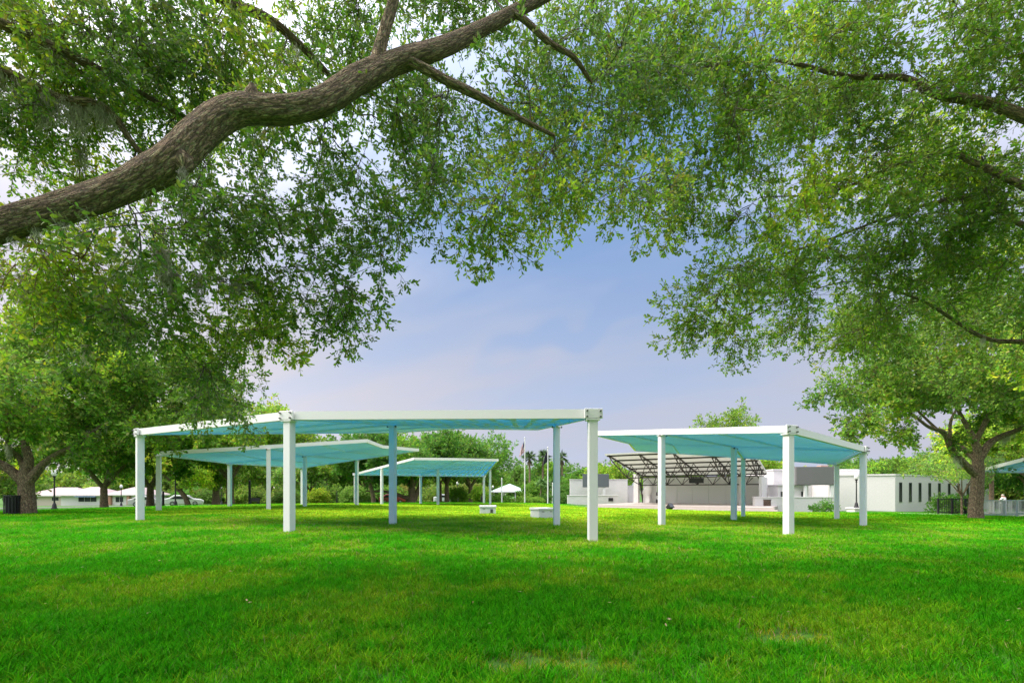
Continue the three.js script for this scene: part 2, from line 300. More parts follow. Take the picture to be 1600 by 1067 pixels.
screen('smaller grey screen raised before the white wing wall left of the stage', 11.05, -64, 3.45, 1.75, 3.5, [1.1], -1.2, M.screen, 0);
screen('large grey screen on two white posts right of the stage', 33.75, -54, 4.3, 1.9, 3.95, [-1.05, 1.75], -1.2, M.screenR, -0.08);
function windowPart(t, x, y, z, w, h, turn, cols, rows, frameMat = M.bolt, name = 'window') {
  const d = 0.07, g = [], side = V(Math.cos(turn), 0, -Math.sin(turn)), out = V(Math.sin(turn), 0, Math.cos(turn));
  const at = (a, b, ww, hh, o) => box(ww, hh, d, 0, 0, 0, turn).translate(x + side.x * a + out.x * o, y + b, z + side.z * a + out.z * o);
  for (let i = 0; i <= cols; i++) g.push(at((i / cols - 0.5) * w, 0, 0.06, h, 0));
  for (let j = 0; j <= rows; j++) g.push(at(0, j / rows * h - 0.03, w + 0.06, 0.06, 0.004));
  const f = part(name, g, frameMat, t);
  for (let i = 0; i < cols; i++) for (let j = 0; j < rows; j++) part('pane', at(((i + 0.5) / cols - 0.5) * w, j / rows * h, w / cols, h / rows, -0.02), M.glass, f);
  return f;
}
{
  const t = thing('white_hall', 'white flat roofed hall block behind the large screen', 'building', [36, -1.4, -58]);
  part('wall', box(10, 5.1, 10, 0.2, 0, -5), M.whitewall, t); part('coping', box(10.2, 0.14, 10.2, 0.2, 5.102, -5, 0, 0.02), M.whitewall, t);
  part('lower_wing', box(4.6, 3.9, 6, -7.1, 0, -6.4), M.whitewall, t);
  part('wing_roof', prism([V(-9.6, 4.25, -9.5), V(-9.6, 4.0, -3.2), V(-4.82, 4.0, -3.2), V(-4.82, 4.25, -9.5)], 0.18), M.whitewall, t);
  const u = thing('ticket_annex', 'small white annex with four pane windows above the plaque wall', 'building', [31.6, -1.4, -54.6]);
  part('wall', box(3.4, 3.25, 2.6, 0, 0, -1.3), M.whitewall, u); part('roof', box(3.7, 0.12, 2.9, 0, 3.252, -1.3, 0, 0.02), M.greywall, u);
  for (const x of [-1.15, 1.15]) windowPart(u, x, 1.75, 0.01, 0.46, 0.8, 0, 2, 2);
}
{
  const F = [[41.8, -53], [64, -65], [58, -78], [34.5, -66], [36.2, -55.6]], h = 4.15, y0 = -1.1;
  const t = thing('white_building', 'long flat roofed white building with tall slot windows beside the oak', 'building', [41.8, y0, -53]);
  const shape = (grow, top, bottom) => { const c = [47, -64], s = new THREE.Shape(F.map(([x, z]) => { const dx = x - c[0], dz = z - c[1], l = Math.hypot(dx, dz); return new THREE.Vector2(x + dx / l * grow - 41.8, -(z + dz / l * grow + 53)); })); return new THREE.ExtrudeGeometry(s, { depth: top - bottom, bevelEnabled: false }).rotateX(-Math.PI / 2).translate(0, bottom, 0); };
  part('wall', shape(0, h - 0.12, -0.3), M.whitewall, t); part('coping', shape(0.08, h + 0.06, h - 0.118), M.whitewall, t);
  const dx = 22.2, dz = -12, L = Math.hypot(dx, dz), turn = Math.atan2(-dz, dx), n = V(Math.sin(turn), 0, Math.cos(turn));
  for (const s of [1.15, 3.35, 5.6, 7.95, 10.4, 13, 15.6, 18.2]) windowPart(t, dx / L * s + n.x * 0.01, 1.15, dz / L * s + n.z * 0.01, 0.55, 2.1, turn, 1, 1);
  const r = thing('rooftop_unit', 'low pale plant housing on the white building roof', 'rooftop unit', [41, y0 + h + 0.06, -60]);
  part('housing', box(3.4, 0.75, 2.4, 0, 0, 0, 0, 0.04), M.whitewall, r); part('stack', box(0.9, 1.35, 0.9, -1.9, 0, -1.2, 0, 0.02), mat([0.34, 0.22, 0.17], 0.9), r);
}
// ------------------------------------------------------------------ houses across the street
M.roof = mat([1, 1, 1], 0.9, { map: speckle([0.66, 0.60, 0.59], 0.12) }); M.cream = mat([0.72, 0.62, 0.50], 0.9); M.whitePaint = mat([0.78, 0.75, 0.71], 0.8); M.brick = mat([0.42, 0.22, 0.15], 0.9); M.awning = mat([0.12, 0.22, 0.36], 0.7);
function house(label, x, z, w, wall, wins, turn, extra) {
  const t = thing('ranch_house', label, 'house', ground(x, z), turn, 'low houses across the street'), dep = 9, hw = 2.5;
  part('wall', box(w, hw + 0.4, dep, 0, -0.4, -dep / 2), wall, t);
  const e = 0.7, y = hw, k = 2.0, a = V(-w / 2 - e, y, e), b = V(w / 2 + e, y, e), c = V(w / 2 + e, y, -dep - e), d = V(-w / 2 - e, y, -dep - e), r0 = V(-w / 2 + 3.4, y + k, -dep / 2), r1 = V(w / 2 - 3.4, y + k, -dep / 2);
  const pos = []; const tri = (...v) => v.forEach((q) => pos.push(q.x, q.y, q.z)); tri(a, b, r1); tri(a, r1, r0); tri(c, d, r0); tri(c, r0, r1); tri(b, c, r1); tri(d, a, r0); tri(a, d, c); tri(a, c, b);
  const g = new THREE.BufferGeometry(); g.setAttribute('position', new THREE.Float32BufferAttribute(pos, 3)); g.computeVertexNormals(); const rf = part('roof', g, M.roof, t);
  part('fascia', [box(w + 2 * e, 0.2, 0.08, 0, y - 0.2, e), box(0.08, 0.2, dep + 2 * e, -w / 2 - e, y - 0.2, -dep / 2), box(0.08, 0.2, dep + 2 * e, w / 2 + e, y - 0.2, -dep / 2)], M.whitePaint, rf);
  for (const [wx, ww, hh, yy, cols] of wins) windowPart(t, wx, yy, 0.02, ww, hh, 0, cols, 1, M.whitePaint);
  if (extra) extra(t);
}
house('cream low house with pale roof, behind the lamp post at far left', -112.5, -119, 11.5, M.cream, [[-4.2, 1.8, 0.5, 1.55, 2], [0.6, 1.6, 0.9, 1.2, 2]], 0.1, (t) => { part('door', box(1, 2.05, 0.08, 4.2, 0, 0.03), M.brick, t); part('porch_wall', box(2.6, 2.45, 0.1, 4.4, 0, -0.02), M.brick, t); });
house('white low house with wide window under a blue awning', -103, -116, 9, M.whitePaint, [[1.6, 4.2, 1.15, 0.9, 3]], 0.05, (t) => part('awning', prism([V(-0.8, 2.4, 0.02), V(-0.8, 2.1, 0.9), V(4.0, 2.1, 0.9), V(4.0, 2.4, 0.02)], 0.05), M.awning, t));
house('low house with brick porch piers beside the white house', -92.5, -116, 8, M.whitePaint, [[-1.2, 1.9, 1.3, 0.7, 2]], 0, (t) => { for (const x of [-3.2, 1.2, 3.6]) part('pier', box(0.6, 2.3, 0.5, x, 0, 0.3), M.brick, t); });
house('pale house half hidden by oaks behind the parked cars', -66, -128, 12, M.cream, [[-2, 2, 1.1, 0.9, 2], [3, 1.4, 1.1, 0.9, 1]], 0);

// ------------------------------------------------------------------ parked cars
const carProto = {};
function car(label, x, z, turn, color, tall) {
  const t = thing('parked_car', label, 'car', ground(x, z), turn, 'cars parked beyond the lawn'); t.position.y += 0.08;
  const key = tall ? 'tall' : 'low';
  if (!carProto[key]) {
    const k = tall ? 1.2 : 1, body = extrude([[-2.2, 0.3], [2.15, 0.3], [2.22, 0.62], [2.05, 0.78 * k], [1.1, 0.92 * k], [0.5, 1.38 * k], [-1.1, 1.42 * k], [tall ? -2.0 : -1.75, 0.98 * k], [-2.2, 0.9 * k]], 1.5, 0.12).translate(0, 0, -0.75);
    const side = (s) => extrude([[0.98, 0.93 * k], [0.45, 1.3 * k], [-1.05, 1.34 * k], [-1.6, 0.97 * k]], 0.02).translate(0, 0, s > 0 ? 0.87 : -0.89);
    const screenF = prism([V(1.13, 0.95 * k, -0.7), V(0.56, 1.37 * k, -0.6), V(0.56, 1.37 * k, 0.6), V(1.13, 0.95 * k, 0.7)].map((v) => v.add(V(0.11, 0.07, 0))), 0.02);
    const screenB = prism([V(-1.15, 1.4 * k, 0.6), V(-1.15, 1.4 * k, -0.6), V(-1.78, 1.0 * k, -0.7), V(-1.78, 1.0 * k, 0.7)].map((v) => v.add(V(-0.09, 0.08, 0))), 0.02);
    carProto[key] = { body, side, screenF, screenB, tyre: new THREE.TorusGeometry(0.25, 0.09, 8, 18), rim: new THREE.CylinderGeometry(0.2, 0.2, 0.14, 14).rotateX(Math.PI / 2) };
  }
  const p = carProto[key], paint = phys(color, 0.35, { clearcoat: 0.7, clearcoatRoughness: 0.1 });
  part('body', p.body, paint, t); part('side_window', p.side(1), M.glass, t); part('side_window', p.side(-1), M.glass, t); part('windscreen', p.screenF, M.glass, t); part('rear_window', p.screenB, M.glass, t);
  for (const [wx, wz] of [[1.35, 0.8], [-1.35, 0.8], [1.35, -0.8], [-1.35, -0.8]]) { const w = part('wheel', p.rim, M.steel, t); w.position.set(wx, 0.34, wz); part('tyre', p.tyre, M.black, w); }
  for (const s of [-0.62, 0.62]) { part('headlight', box(0.08, 0.14, 0.34, 2.27, 0.62, s, 0, 0.03), M.whitePaint, t); part('tail_light', box(0.08, 0.18, 0.3, -2.27, 0.66, s, 0, 0.03), M.brick, t); }
}
car('white sedan parked behind the lamp post left of the second pavilion', -47.2, -70, 0.5, [0.78, 0.78, 0.78], false);
car('silver car mostly hidden behind a pavilion post on the left', -53.5, -71.5, 0.4, [0.5, 0.48, 0.47], false);
car('white van like car seen under the oak limb behind the farthest pavilion', -26.5, -86, 0.2, [0.78, 0.78, 0.79], true);
car('red car glimpsed behind the thick dark oak trunk', -21.6, -88, 0.2, [0.38, 0.06, 0.05], false);
car('pale grey car parked furthest along the street, behind thin trunks', -12.5, -92, 0.25, [0.62, 0.63, 0.66], false);

// ------------------------------------------------------------------ lamps, poles, flags, bins, boxes
M.globe = phys([0.86, 0.86, 0.84], 0.35, { transmission: 0.3, thickness: 0 });
const lathe = (pts, n = 14) => new THREE.LatheGeometry(pts.map(([r, y]) => new THREE.Vector2(r, y)), n);
const lampGeo = { base: lathe([[0, 0], [0.26, 0], [0.26, 0.12], [0.2, 0.2], [0.17, 0.5], [0.11, 0.62], [0.09, 0.7]]), pole: lathe([[0.075, 0.7], [0.06, 3.05], [0.1, 3.08], [0.1, 3.16], [0.06, 3.2], [0.16, 3.42], [0.17, 3.46], [0, 3.46]]), globe: lathe([[0.12, 3.462], [0.22, 3.56], [0.25, 3.72], [0.22, 3.9], [0.13, 4.02], [0.05, 4.08], [0.03, 4.16], [0, 4.18]]) };
function lamp(label, x, z, s = 1, y = gh(x, z)) {
  const t = thing('lamp_post', label, 'lamp post', [x, y, z], 0, 'black lamp posts with white globes'); t.scale.setScalar(s);
  part('base', lampGeo.base, M.black, t); part('pole', lampGeo.pole, M.black, t); part('globe', lampGeo.globe, M.globe, t);
}
lamp('black lamp post right of the far left oak trunk, houses behind', -47.1, -50);
lamp('small distant lamp post beside the house with brick piers', -74, -92);
lamp('black lamp post with white globe in front of the white sedan', -38.8, -56);
lamp('distant lamp post behind the left pavilion, between mossy trunks', -61, -102);
lamp('distant lamp post under trees behind the farthest pavilion', -10.4, -93);
lamp('distant lamp post beside the green roofed shelter', -4.4, -112, 0.95);
{
  const [x, z] = [31.9, -45], y = gh(x, z), t = thing('lamp_plinth', 'square white plinth carrying a lamp post before the white building', 'plinth', [x, y, z]);
  part('block', box(1.1, 0.72, 1.1, 0, -0.15, 0, 0, 0.02), M.whitewall, t); part('cap', box(1.25, 0.12, 1.25, 0, 0.572, 0, 0, 0.02), M.whitewall, t);
  lamp('black lamp post standing on the square white plinth', x, z, 0.76, y + 0.69);
}
function pole(name, label, category, x, z, h, r, m, group) { const t = thing(name, label, category, ground(x, z), 0, group); part('shaft', lathe([[r * 1.3, -0.2], [r * 1.3, 0.15], [r, 0.2], [r * 0.8, h - 0.05], [r * 0.95, h - 0.03], [r * 0.5, h + 0.02], [0, h + 0.03]], 10), m, t); return t; }
pole('iron_post', 'thick black post without globe standing left of the second pavilion post', 'post', -27, -50, 2.5, 0.13, M.black);
pole('iron_post', 'short black post beside the yellow green shrub', 'post', -21.8, -60.5, 1.5, 0.07, M.black);
pole('iron_post', 'short black post beside the foremost post of the left pavilion', 'post', -35.9, -50, 1.6, 0.12, M.black);
pole('white_pole', 'plain white pole in front of the green roofed shelter', 'pole', -1.41, -67, 3.6, 0.09, M.paint);
pole('white_pole', 'short white pole near the dark flag pole', 'pole', 5.64, -67.5, 3.0, 0.08, M.paint);
{
  const arm = pole('street_light', 'tall grey street light standing above the bushes near the palms', 'street light', 10.7, -100, 6.1, 0.07, M.steel);
  part('arm', rod(V(0, 6.0, 0), V(1.4, 6.15, 0), 0.04), M.steel, arm); part('lamp_head', box(0.6, 0.12, 0.25, 1.5, 6.08, 0, 0, 0.04), M.steel, arm);
}
// a flag hanging limp in folds from its pole
function limpFlag(h, w, colour) {
  const nx = 26, ny = 30, pos = [], col = [], idx = [];
  for (let j = 0; j <= ny; j++) for (let i = 0; i <= nx; i++) {
    const u = i / nx, v = j / ny, fold = Math.sin(u * 17 + v * 1.4) * 0.09 * (0.4 + u);
    pos.push(-0.07 - u * w * (0.17 + 0.13 * v), -v * h - u * h * 0.62 * (1 - 0.25 * v), fold); col.push(...colour(u, v));
  }
  for (let j = 0; j < ny; j++) for (let i = 0; i < nx; i++) { const a = j * (nx + 1) + i; idx.push(a, a + nx + 1, a + 1, a + 1, a + nx + 1, a + nx + 2); }
  const g = new THREE.BufferGeometry(); g.setAttribute('position', new THREE.Float32BufferAttribute(pos, 3)); g.setAttribute('color', new THREE.Float32BufferAttribute(col, 3)); g.setIndex(idx); g.computeVertexNormals(); return g;
}
M.cloth = phys([1, 1, 1], 0.9, { vertexColors: true, side: THREE.DoubleSide, transmission: 0.25, thickness: 0 });
for (const [label, fl, x, h, fn] of [
  ['tall white flagpole carrying the striped flag', 'red and white striped flag with blue canton hanging limp from the taller pole', 1.76, 9, (u, v) => (u < 0.42 && v < 0.54 ? ((Math.floor(u * 30) + Math.floor(v * 22)) % 3 === 0 && Math.floor(v * 22) % 2 ? [0.6, 0.6, 0.62] : [0.02, 0.03, 0.12]) : Math.floor(v * 13) % 2 ? [0.75, 0.74, 0.72] : [0.42, 0.03, 0.04])],
  ['shorter white flagpole carrying the dark flag', 'dark navy flag hanging limp from the shorter pole', 4.94, 7.7, () => [0.015, 0.017, 0.028]]]) {
  const t = pole('flagpole', label, 'flagpole', x, -67, h, 0.085, M.paint, 'flagpoles by the palms'); part('finial', new THREE.SphereGeometry(0.12, 12, 8).translate(0, h + 0.12, 0), M.steel, t);
  const f = part(numbered('flag'), limpFlag(1.55, 2.4, fn), M.cloth, scene); f.position.set(x, gh(x, -67) + h - 0.25, -67); tag(f, fl, 'flag');
}
function bin(label, x, z) {
  const t = thing('litter_bin', label, 'litter bin', ground(x, z), 0, 'black slatted litter bins');
  part('liner', cyl(0.2, 0.22, 0.72, 0, 0.04, 0, 16), M.black, t); part('rim', [new THREE.TorusGeometry(0.25, 0.03, 8, 20).rotateX(Math.PI / 2).translate(0, 0.8, 0), new THREE.TorusGeometry(0.23, 0.025, 8, 20).rotateX(Math.PI / 2).translate(0, 0.05, 0)], M.black, t);
  for (let k = 0; k < 16; k++) { const a = k / 16 * 2 * Math.PI; part('slat', box(0.055, 0.76, 0.015, 0.255 * Math.sin(a), 0.03, 0.255 * Math.cos(a), a), M.black, t); }
}
bin('black slatted litter bin at the foot of the far left oak', -21.2, -20.6); bin('black litter bin beside the far power pedestal', -3.6, -60);
{
  const t = thing('park_bench', 'small dark bench beyond the lawn near the thick black post', 'bench', ground(-31.8, -60)); part('seat', box(1.1, 0.06, 0.42, 0, 0.42, 0), M.black, t); part('backrest', box(1.1, 0.38, 0.05, 0, 0.5, -0.22), M.black, t); for (const s of [-0.48, 0.48]) part('leg', box(0.06, 0.44, 0.4, s, -0.02, 0), M.black, t);
}
function pedestal(label, x, z, w, d, h, turn, door) {
  const t = thing('power_pedestal', label, 'pedestal', ground(x, z), turn, 'white masonry pedestals on the lawn');
  part('block', box(w, h + 0.15, d, 0, -0.15, 0, 0, 0.015), M.whitewall, t); part('cap', box(w + 0.07, 0.1, d + 0.07, 0, h + 0.002, 0, 0, 0.015), M.whitewall, t);
  part('nameplate', box(0.13, 0.03, 0.01, -w * 0.25, h * 0.78, d / 2 + 0.004), M.plaque, t);
  if (door) part('outlet_cover', box(0.14, 0.19, 0.03, w * 0.24, h * 0.25, d / 2 + 0.01, 0, 0.008), M.bolt, t); else part('nameplate', box(0.13, 0.03, 0.01, w * 0.28, h * 0.78, d / 2 + 0.004), M.plaque, t);
}
pedestal('white pedestal with a dark outlet cover, farther of two on the lawn', -1.32, -26.5, 0.86, 0.8, 0.36, 0.05, true);
pedestal('plain white pedestal, nearer of two on the lawn, left of the pavilion posts', 1.42, -22.8, 0.82, 0.8, 0.38, 0.5, false);
{
  const p = ground(14.6, -45), t = thing('flood_light', 'black flood light on a yoke standing on the lawn before the stage', 'flood light', p, 0.5);
  part('base', box(0.75, 0.09, 0.55, 0, 0, 0, 0, 0.02), M.black, t); part('yoke', [box(0.05, 0.42, 0.08, -0.27, 0.08, 0), box(0.05, 0.42, 0.08, 0.27, 0.08, 0)], M.black, t);
  const hd = part('housing', [box(0.5, 0.42, 0.42, 0, -0.21, 0, 0, 0.05), box(0.56, 0.5, 0.04, 0, -0.25, 0.24)], M.black, t); hd.position.set(0, 0.55, 0); hd.rotation.x = -0.7; part('lens', box(0.46, 0.4, 0.02, 0, -0.2, 0.27), M.glass, hd);
}
// ------------------------------------------------------------------ shelter with green roof
{
  const [x, z] = [-0.6, -120], t = thing('picnic_shelter', 'open sided shelter with pale green metal hip roof beyond the hedges', 'shelter', ground(x, z));
  M.greenRoof = mat([0.42, 0.55, 0.48], 0.5); const w = 4.6, y = 2.7, k = 1.9, A = [V(-w, y, w), V(w, y, w), V(w, y, -w), V(-w, y, -w)], ap = V(0, y + k, 0);
  for (let s = 0; s < 4; s++) for (let q = 0; q < 8; q++) { const a = A[s], b = A[(s + 1) % 4], p = V().lerpVectors(a, b, q / 8 + 0.004), r = V().lerpVectors(a, b, (q + 1) / 8 - 0.004); const g = prism([p, r, ap.clone().lerp(r, 0.02), ap.clone().lerp(p, 0.02)], 0.05); part('roof_panel', g, M.greenRoof, t); }
  part('fascia', [box(2 * w, 0.22, 0.06, 0, y - 0.26, w), box(2 * w, 0.22, 0.06, 0, y - 0.26, -w), box(0.06, 0.22, 2 * w, w, y - 0.26, 0), box(0.06, 0.22, 2 * w, -w, y - 0.26, 0)], M.paint, t);
  for (const a of [-4, -1.4, 1.4, 4]) for (const b of [-4, 4]) part('post', box(0.22, y - 0.1, 0.22, a, -0.2, b), M.paint, t);
  part('counter', box(5, 1, 0.3, 0, -0.1, -1), M.brick, t);
}
// ------------------------------------------------------------------ fences
{
  const t = thing('iron_fence', 'short black iron fence round a bed beside the large oak', 'fence', ground(28.9, -33));
  const L = 2.9; part('rail', box(L, 0.05, 0.04, L / 2, 1.02, 0), M.black, t); part('rail', box(L, 0.05, 0.04, L / 2, 0.12, 0), M.black, t);
  for (let k = 0; k < 4; k++) part('post', box(0.085, 1.16, 0.085, 0.04 + k * (L - 0.08) / 3, -0.06, 0.001), M.black, t);
  for (let k = 1; k < 24; k++) if (k % 8) part('baluster', box(0.028, 0.95, 0.02, k * L / 24, 0.1, 0), M.black, t);
  const r = thing('metal_railing', 'pale galvanised railing with gate right of the large oak trunk', 'railing', ground(30.2, -31.2), 0.12);
  for (const [a, b] of [[0, 1.5], [1.62, 2.5], [2.55, 6.5]]) {
    part('rail', box(b - a, 0.06, 0.05, (a + b) / 2, 0.98, 0), M.steel, r); part('rail', box(b - a, 0.1, 0.05, (a + b) / 2, 0.06, 0), M.steel, r);
    for (const x of [a, b]) part('post', box(0.06, 1.1, 0.06, x, -0.08, 0.002), M.steel, r);
    for (let x = a + 0.09; x < b - 0.04; x += 0.095) part('baluster', box(0.022, 0.86, 0.018, x, 0.14, 0), M.steel, r);
  }
  const q = thing('metal_railing', 'second galvanised railing farther back along the walk', 'railing', ground(33.5, -36.5), 0.1);
  part('rail', box(7, 0.06, 0.05, 3.5, 0.98, 0), M.steel, q); part('rail', box(7, 0.08, 0.05, 3.5, 0.08, 0), M.steel, q);
  for (let k = 0; k < 8; k++) part('post', box(0.06, 1.05, 0.06, k, -0.05, 0.002), M.steel, q);
  for (let k = 1; k < 56; k++) if (k % 8) part('baluster', box(0.022, 0.86, 0.018, k * 0.125, 0.14, 0), M.steel, q);
}
// ------------------------------------------------------------------ person behind the railing
{
  const bones = [ // joint to joint with radii, metres; the figure leans forward to its left with both arms out
    [0, 0.95, 0, 0.145, 0, 1.18, -0.02, 0.15], [0, 1.18, -0.02, 0.15, -0.02, 1.4, -0.06, 0.165], [-0.18, 1.4, -0.06, 0.075, 0.16, 1.4, -0.05, 0.075], [-0.02, 1.42, -0.07, 0.065, -0.04, 1.53, -0.1, 0.055],
    [-0.05, 1.6, -0.11, 0.09, -0.05, 1.66, -0.11, 0.098], [-0.2, 1.4, -0.06, 0.06, -0.42, 1.22, -0.14, 0.048], [-0.42, 1.22, -0.14, 0.045, -0.64, 1.14, -0.26, 0.034], [0.18, 1.4, -0.05, 0.06, 0.26, 1.13, -0.08, 0.048], [0.26, 1.13, -0.08, 0.045, 0.16, 0.98, -0.27, 0.034],
    [-0.09, 0.93, 0, 0.115, -0.1, 0.5, -0.03, 0.08], [-0.1, 0.5, -0.03, 0.075, -0.11, 0.09, 0.02, 0.05], [0.09, 0.93, 0, 0.115, 0.11, 0.5, -0.02, 0.08], [0.11, 0.5, -0.02, 0.075, 0.12, 0.09, 0.02, 0.05], [-0.11, 0.05, 0.03, 0.05, -0.12, 0.04, -0.15, 0.04], [0.12, 0.05, 0.03, 0.05, 0.13, 0.04, -0.15, 0.04]];
  for (const [hx, hy, hz, s] of [[-0.64, 1.14, -0.26, -1], [0.16, 0.98, -0.27, 1]]) { bones.push([hx, hy, hz, 0.034, hx - 0.05, hy - 0.02, hz - 0.06, 0.034]); for (let k = 0; k < 4; k++) bones.push([hx - 0.06, hy - 0.02 + k * 0.004, hz - 0.06 + (k - 1.5) * 0.022, 0.011, hx - 0.12 + Math.abs(k - 1.5) * 0.01, hy - 0.055, hz - 0.09 + (k - 1.5) * 0.024, 0.009]); bones.push([hx - 0.02, hy, hz - 0.05, 0.012, hx - 0.05, hy + 0.035, hz - 0.09, 0.01]); }
  const sd = (x, y, z) => { let m = 9; for (const [ax, ay, az, ra, bx, by, bz, rb] of bones) { const dx = bx - ax, dy = by - ay, dz = bz - az, t = Math.max(0, Math.min(1, ((x - ax) * dx + (y - ay) * dy + (z - az) * dz) / (dx * dx + dy * dy + dz * dz))), d = Math.hypot(x - ax - dx * t, y - ay - dy * t, z - az - dz * t) - (ra + (rb - ra) * t), k = Math.min(0.05, 3 * Math.min(ra, rb)); const h = Math.max(k - Math.abs(m - d), 0) / k; m = Math.min(m, d) - h * h * k * 0.25; } return m; };
  const N = 110, S = 0.95, mc = new MarchingCubes(N, new THREE.MeshBasicMaterial(), false, false, 200000); mc.isolation = 0;
  for (let k = 0; k < N; k++) for (let j = 0; j < N; j++) for (let i = 0; i < N; i++) mc.field[i + j * N + k * N * N] = -sd((i - N / 2) / (N / 2) * S - 0.15, (j - N / 2) / (N / 2) * S + 0.9, (k - N / 2) / (N / 2) * S);
  mc.update(); const n = mc.count, pos = mc.positionArray.slice(0, n * 3), nor = mc.normalArray.slice(0, n * 3), col = new Float32Array(n * 3);
  for (let i = 0; i < n; i++) {
    pos[i * 3] = pos[i * 3] * S - 0.15; pos[i * 3 + 1] = pos[i * 3 + 1] * S + 0.9; pos[i * 3 + 2] *= S; const x = pos[i * 3], y = pos[i * 3 + 1];
    const skin = (y > 1.46 && Math.hypot(x + 0.05, y - 1.63) < 0.2) || x < -0.4 || (x > 0.1 && y < 1.1 && y > 0.9 && pos[i * 3 + 2] < -0.14), c = skin ? [0.4, 0.22, 0.15] : y > 0.93 ? [0.74, 0.75, 0.78] : y > 0.09 ? [0.10, 0.12, 0.17] : [0.05, 0.05, 0.05]; col.set(c, i * 3);
  }
  const g = new THREE.BufferGeometry(); g.setAttribute('position', new THREE.BufferAttribute(pos, 3)); g.setAttribute('normal', new THREE.BufferAttribute(nor, 3)); g.setAttribute('color', new THREE.BufferAttribute(col, 3));
  const t = thing('person', 'person in white shirt leaning forward behind the galvanised railing', 'person', ground(44.6, -44), 0.3);
  part('body', g, mat([1, 1, 1], 0.85, { vertexColors: true }), t);
  const hair = new THREE.SphereGeometry(0.112, 18, 12, 0, Math.PI * 2, 0, 1.75).rotateX(0.55).translate(-0.05, 1.645, -0.1); part('hair', hair, mat([0.42, 0.38, 0.33], 0.9), t);
  part('nose', new THREE.ConeGeometry(0.016, 0.04, 8).rotateX(-0.4).translate(-0.05, 1.6, -0.212), mat([0.4, 0.22, 0.15], 0.8), t);
  for (const s of [-1, 1]) { part('eye', new THREE.SphereGeometry(0.012, 8, 6).translate(-0.05 + s * 0.036, 1.635, -0.2), M.black, t); part('ear', new THREE.SphereGeometry(0.025, 8, 6).scale(0.5, 1.2, 1).translate(-0.05 + s * 0.1, 1.61, -0.1), mat([0.4, 0.22, 0.15], 0.8), t); }
}

// ------------------------------------------------------------------ trees: wood
{
  const cells = (NU, NV, seed) => { const RB = rng(seed), jit = Array.from({ length: NU * NV }, () => [RB(), RB(), RB()]); return (u, v) => {
    const wu = (u + 1) * NU, wv = (v + 1) * NV, iu = Math.floor(wu), iv = Math.floor(wv); let f1 = 9, f2 = 9, id = 0;
    for (let a = -1; a <= 1; a++) for (let b = -2; b <= 2; b++) { const k = ((iu + a) % NU) * NV + ((iv + b + NV) % NV), j = jit[k], d = Math.hypot(iu + a + j[0] - wu, (iv + b + 1.5 * j[1] - wv) * 1.0); if (d < f1) { f2 = f1; f1 = d; id = k; } else if (d < f2) f2 = d; }
    return [f2 - f1, jit[id][2]]; }; };
  const big = cells(10, 4, 4242), fine = cells(24, 9, 99);
  const ridge = (u, v) => { // rough plates broken into scales, longer than wide, with cracks between
    const a = u + 0.03 * loop2(u, v, 9, 4) + 0.015 * loop2(u, v, 26, 14), b = v + 0.06 * loop2(u, v, 7, 9) + 0.03 * loop2(u, v, 22, 19), [e, t] = big(a, b), [e2, t2] = fine(a, b);
    return smooth(0.0, 0.55, e) * 0.32 + smooth(0.0, 0.6, e2) * 0.26 + 0.18 * t2 + 0.08 * t + 0.14 * (0.5 + 0.5 * loop2(u, v, 80, 3)) + 0.1 * loop2(u, v, 12, 5);
  };
  const H = new Float32Array(512 * 512); for (let j = 0; j < 512; j++) for (let i = 0; i < 512; i++) H[j * 512 + i] = ridge(i / 512, j / 512);
  const at = (u, v) => H[Math.min(511, Math.floor(v * 512)) * 512 + Math.min(511, Math.floor(u * 512))];
  const barkMap = texture(512, 1, (u, v) => { const h = at(u, v), l = 0.5 + 0.5 * loop2(u, v, 10, 8), k = 0.20 + 0.52 * h, g = smooth(0.5, 0.8, l) * 0.17; return [k * 1.2 + g * 0.7, k * 1.0 + g, k * 0.82 + g * 0.7]; });
  const barkBump = texture(512, 1, (u, v) => { const h = at(u, v); return [h, h, h]; }, false);
  M.bark = mat([1, 1, 1], 0.95, { map: barkMap, bumpMap: barkBump, bumpScale: 0.05 });
  M.twig = mat([0.085, 0.07, 0.055], 0.95);
}
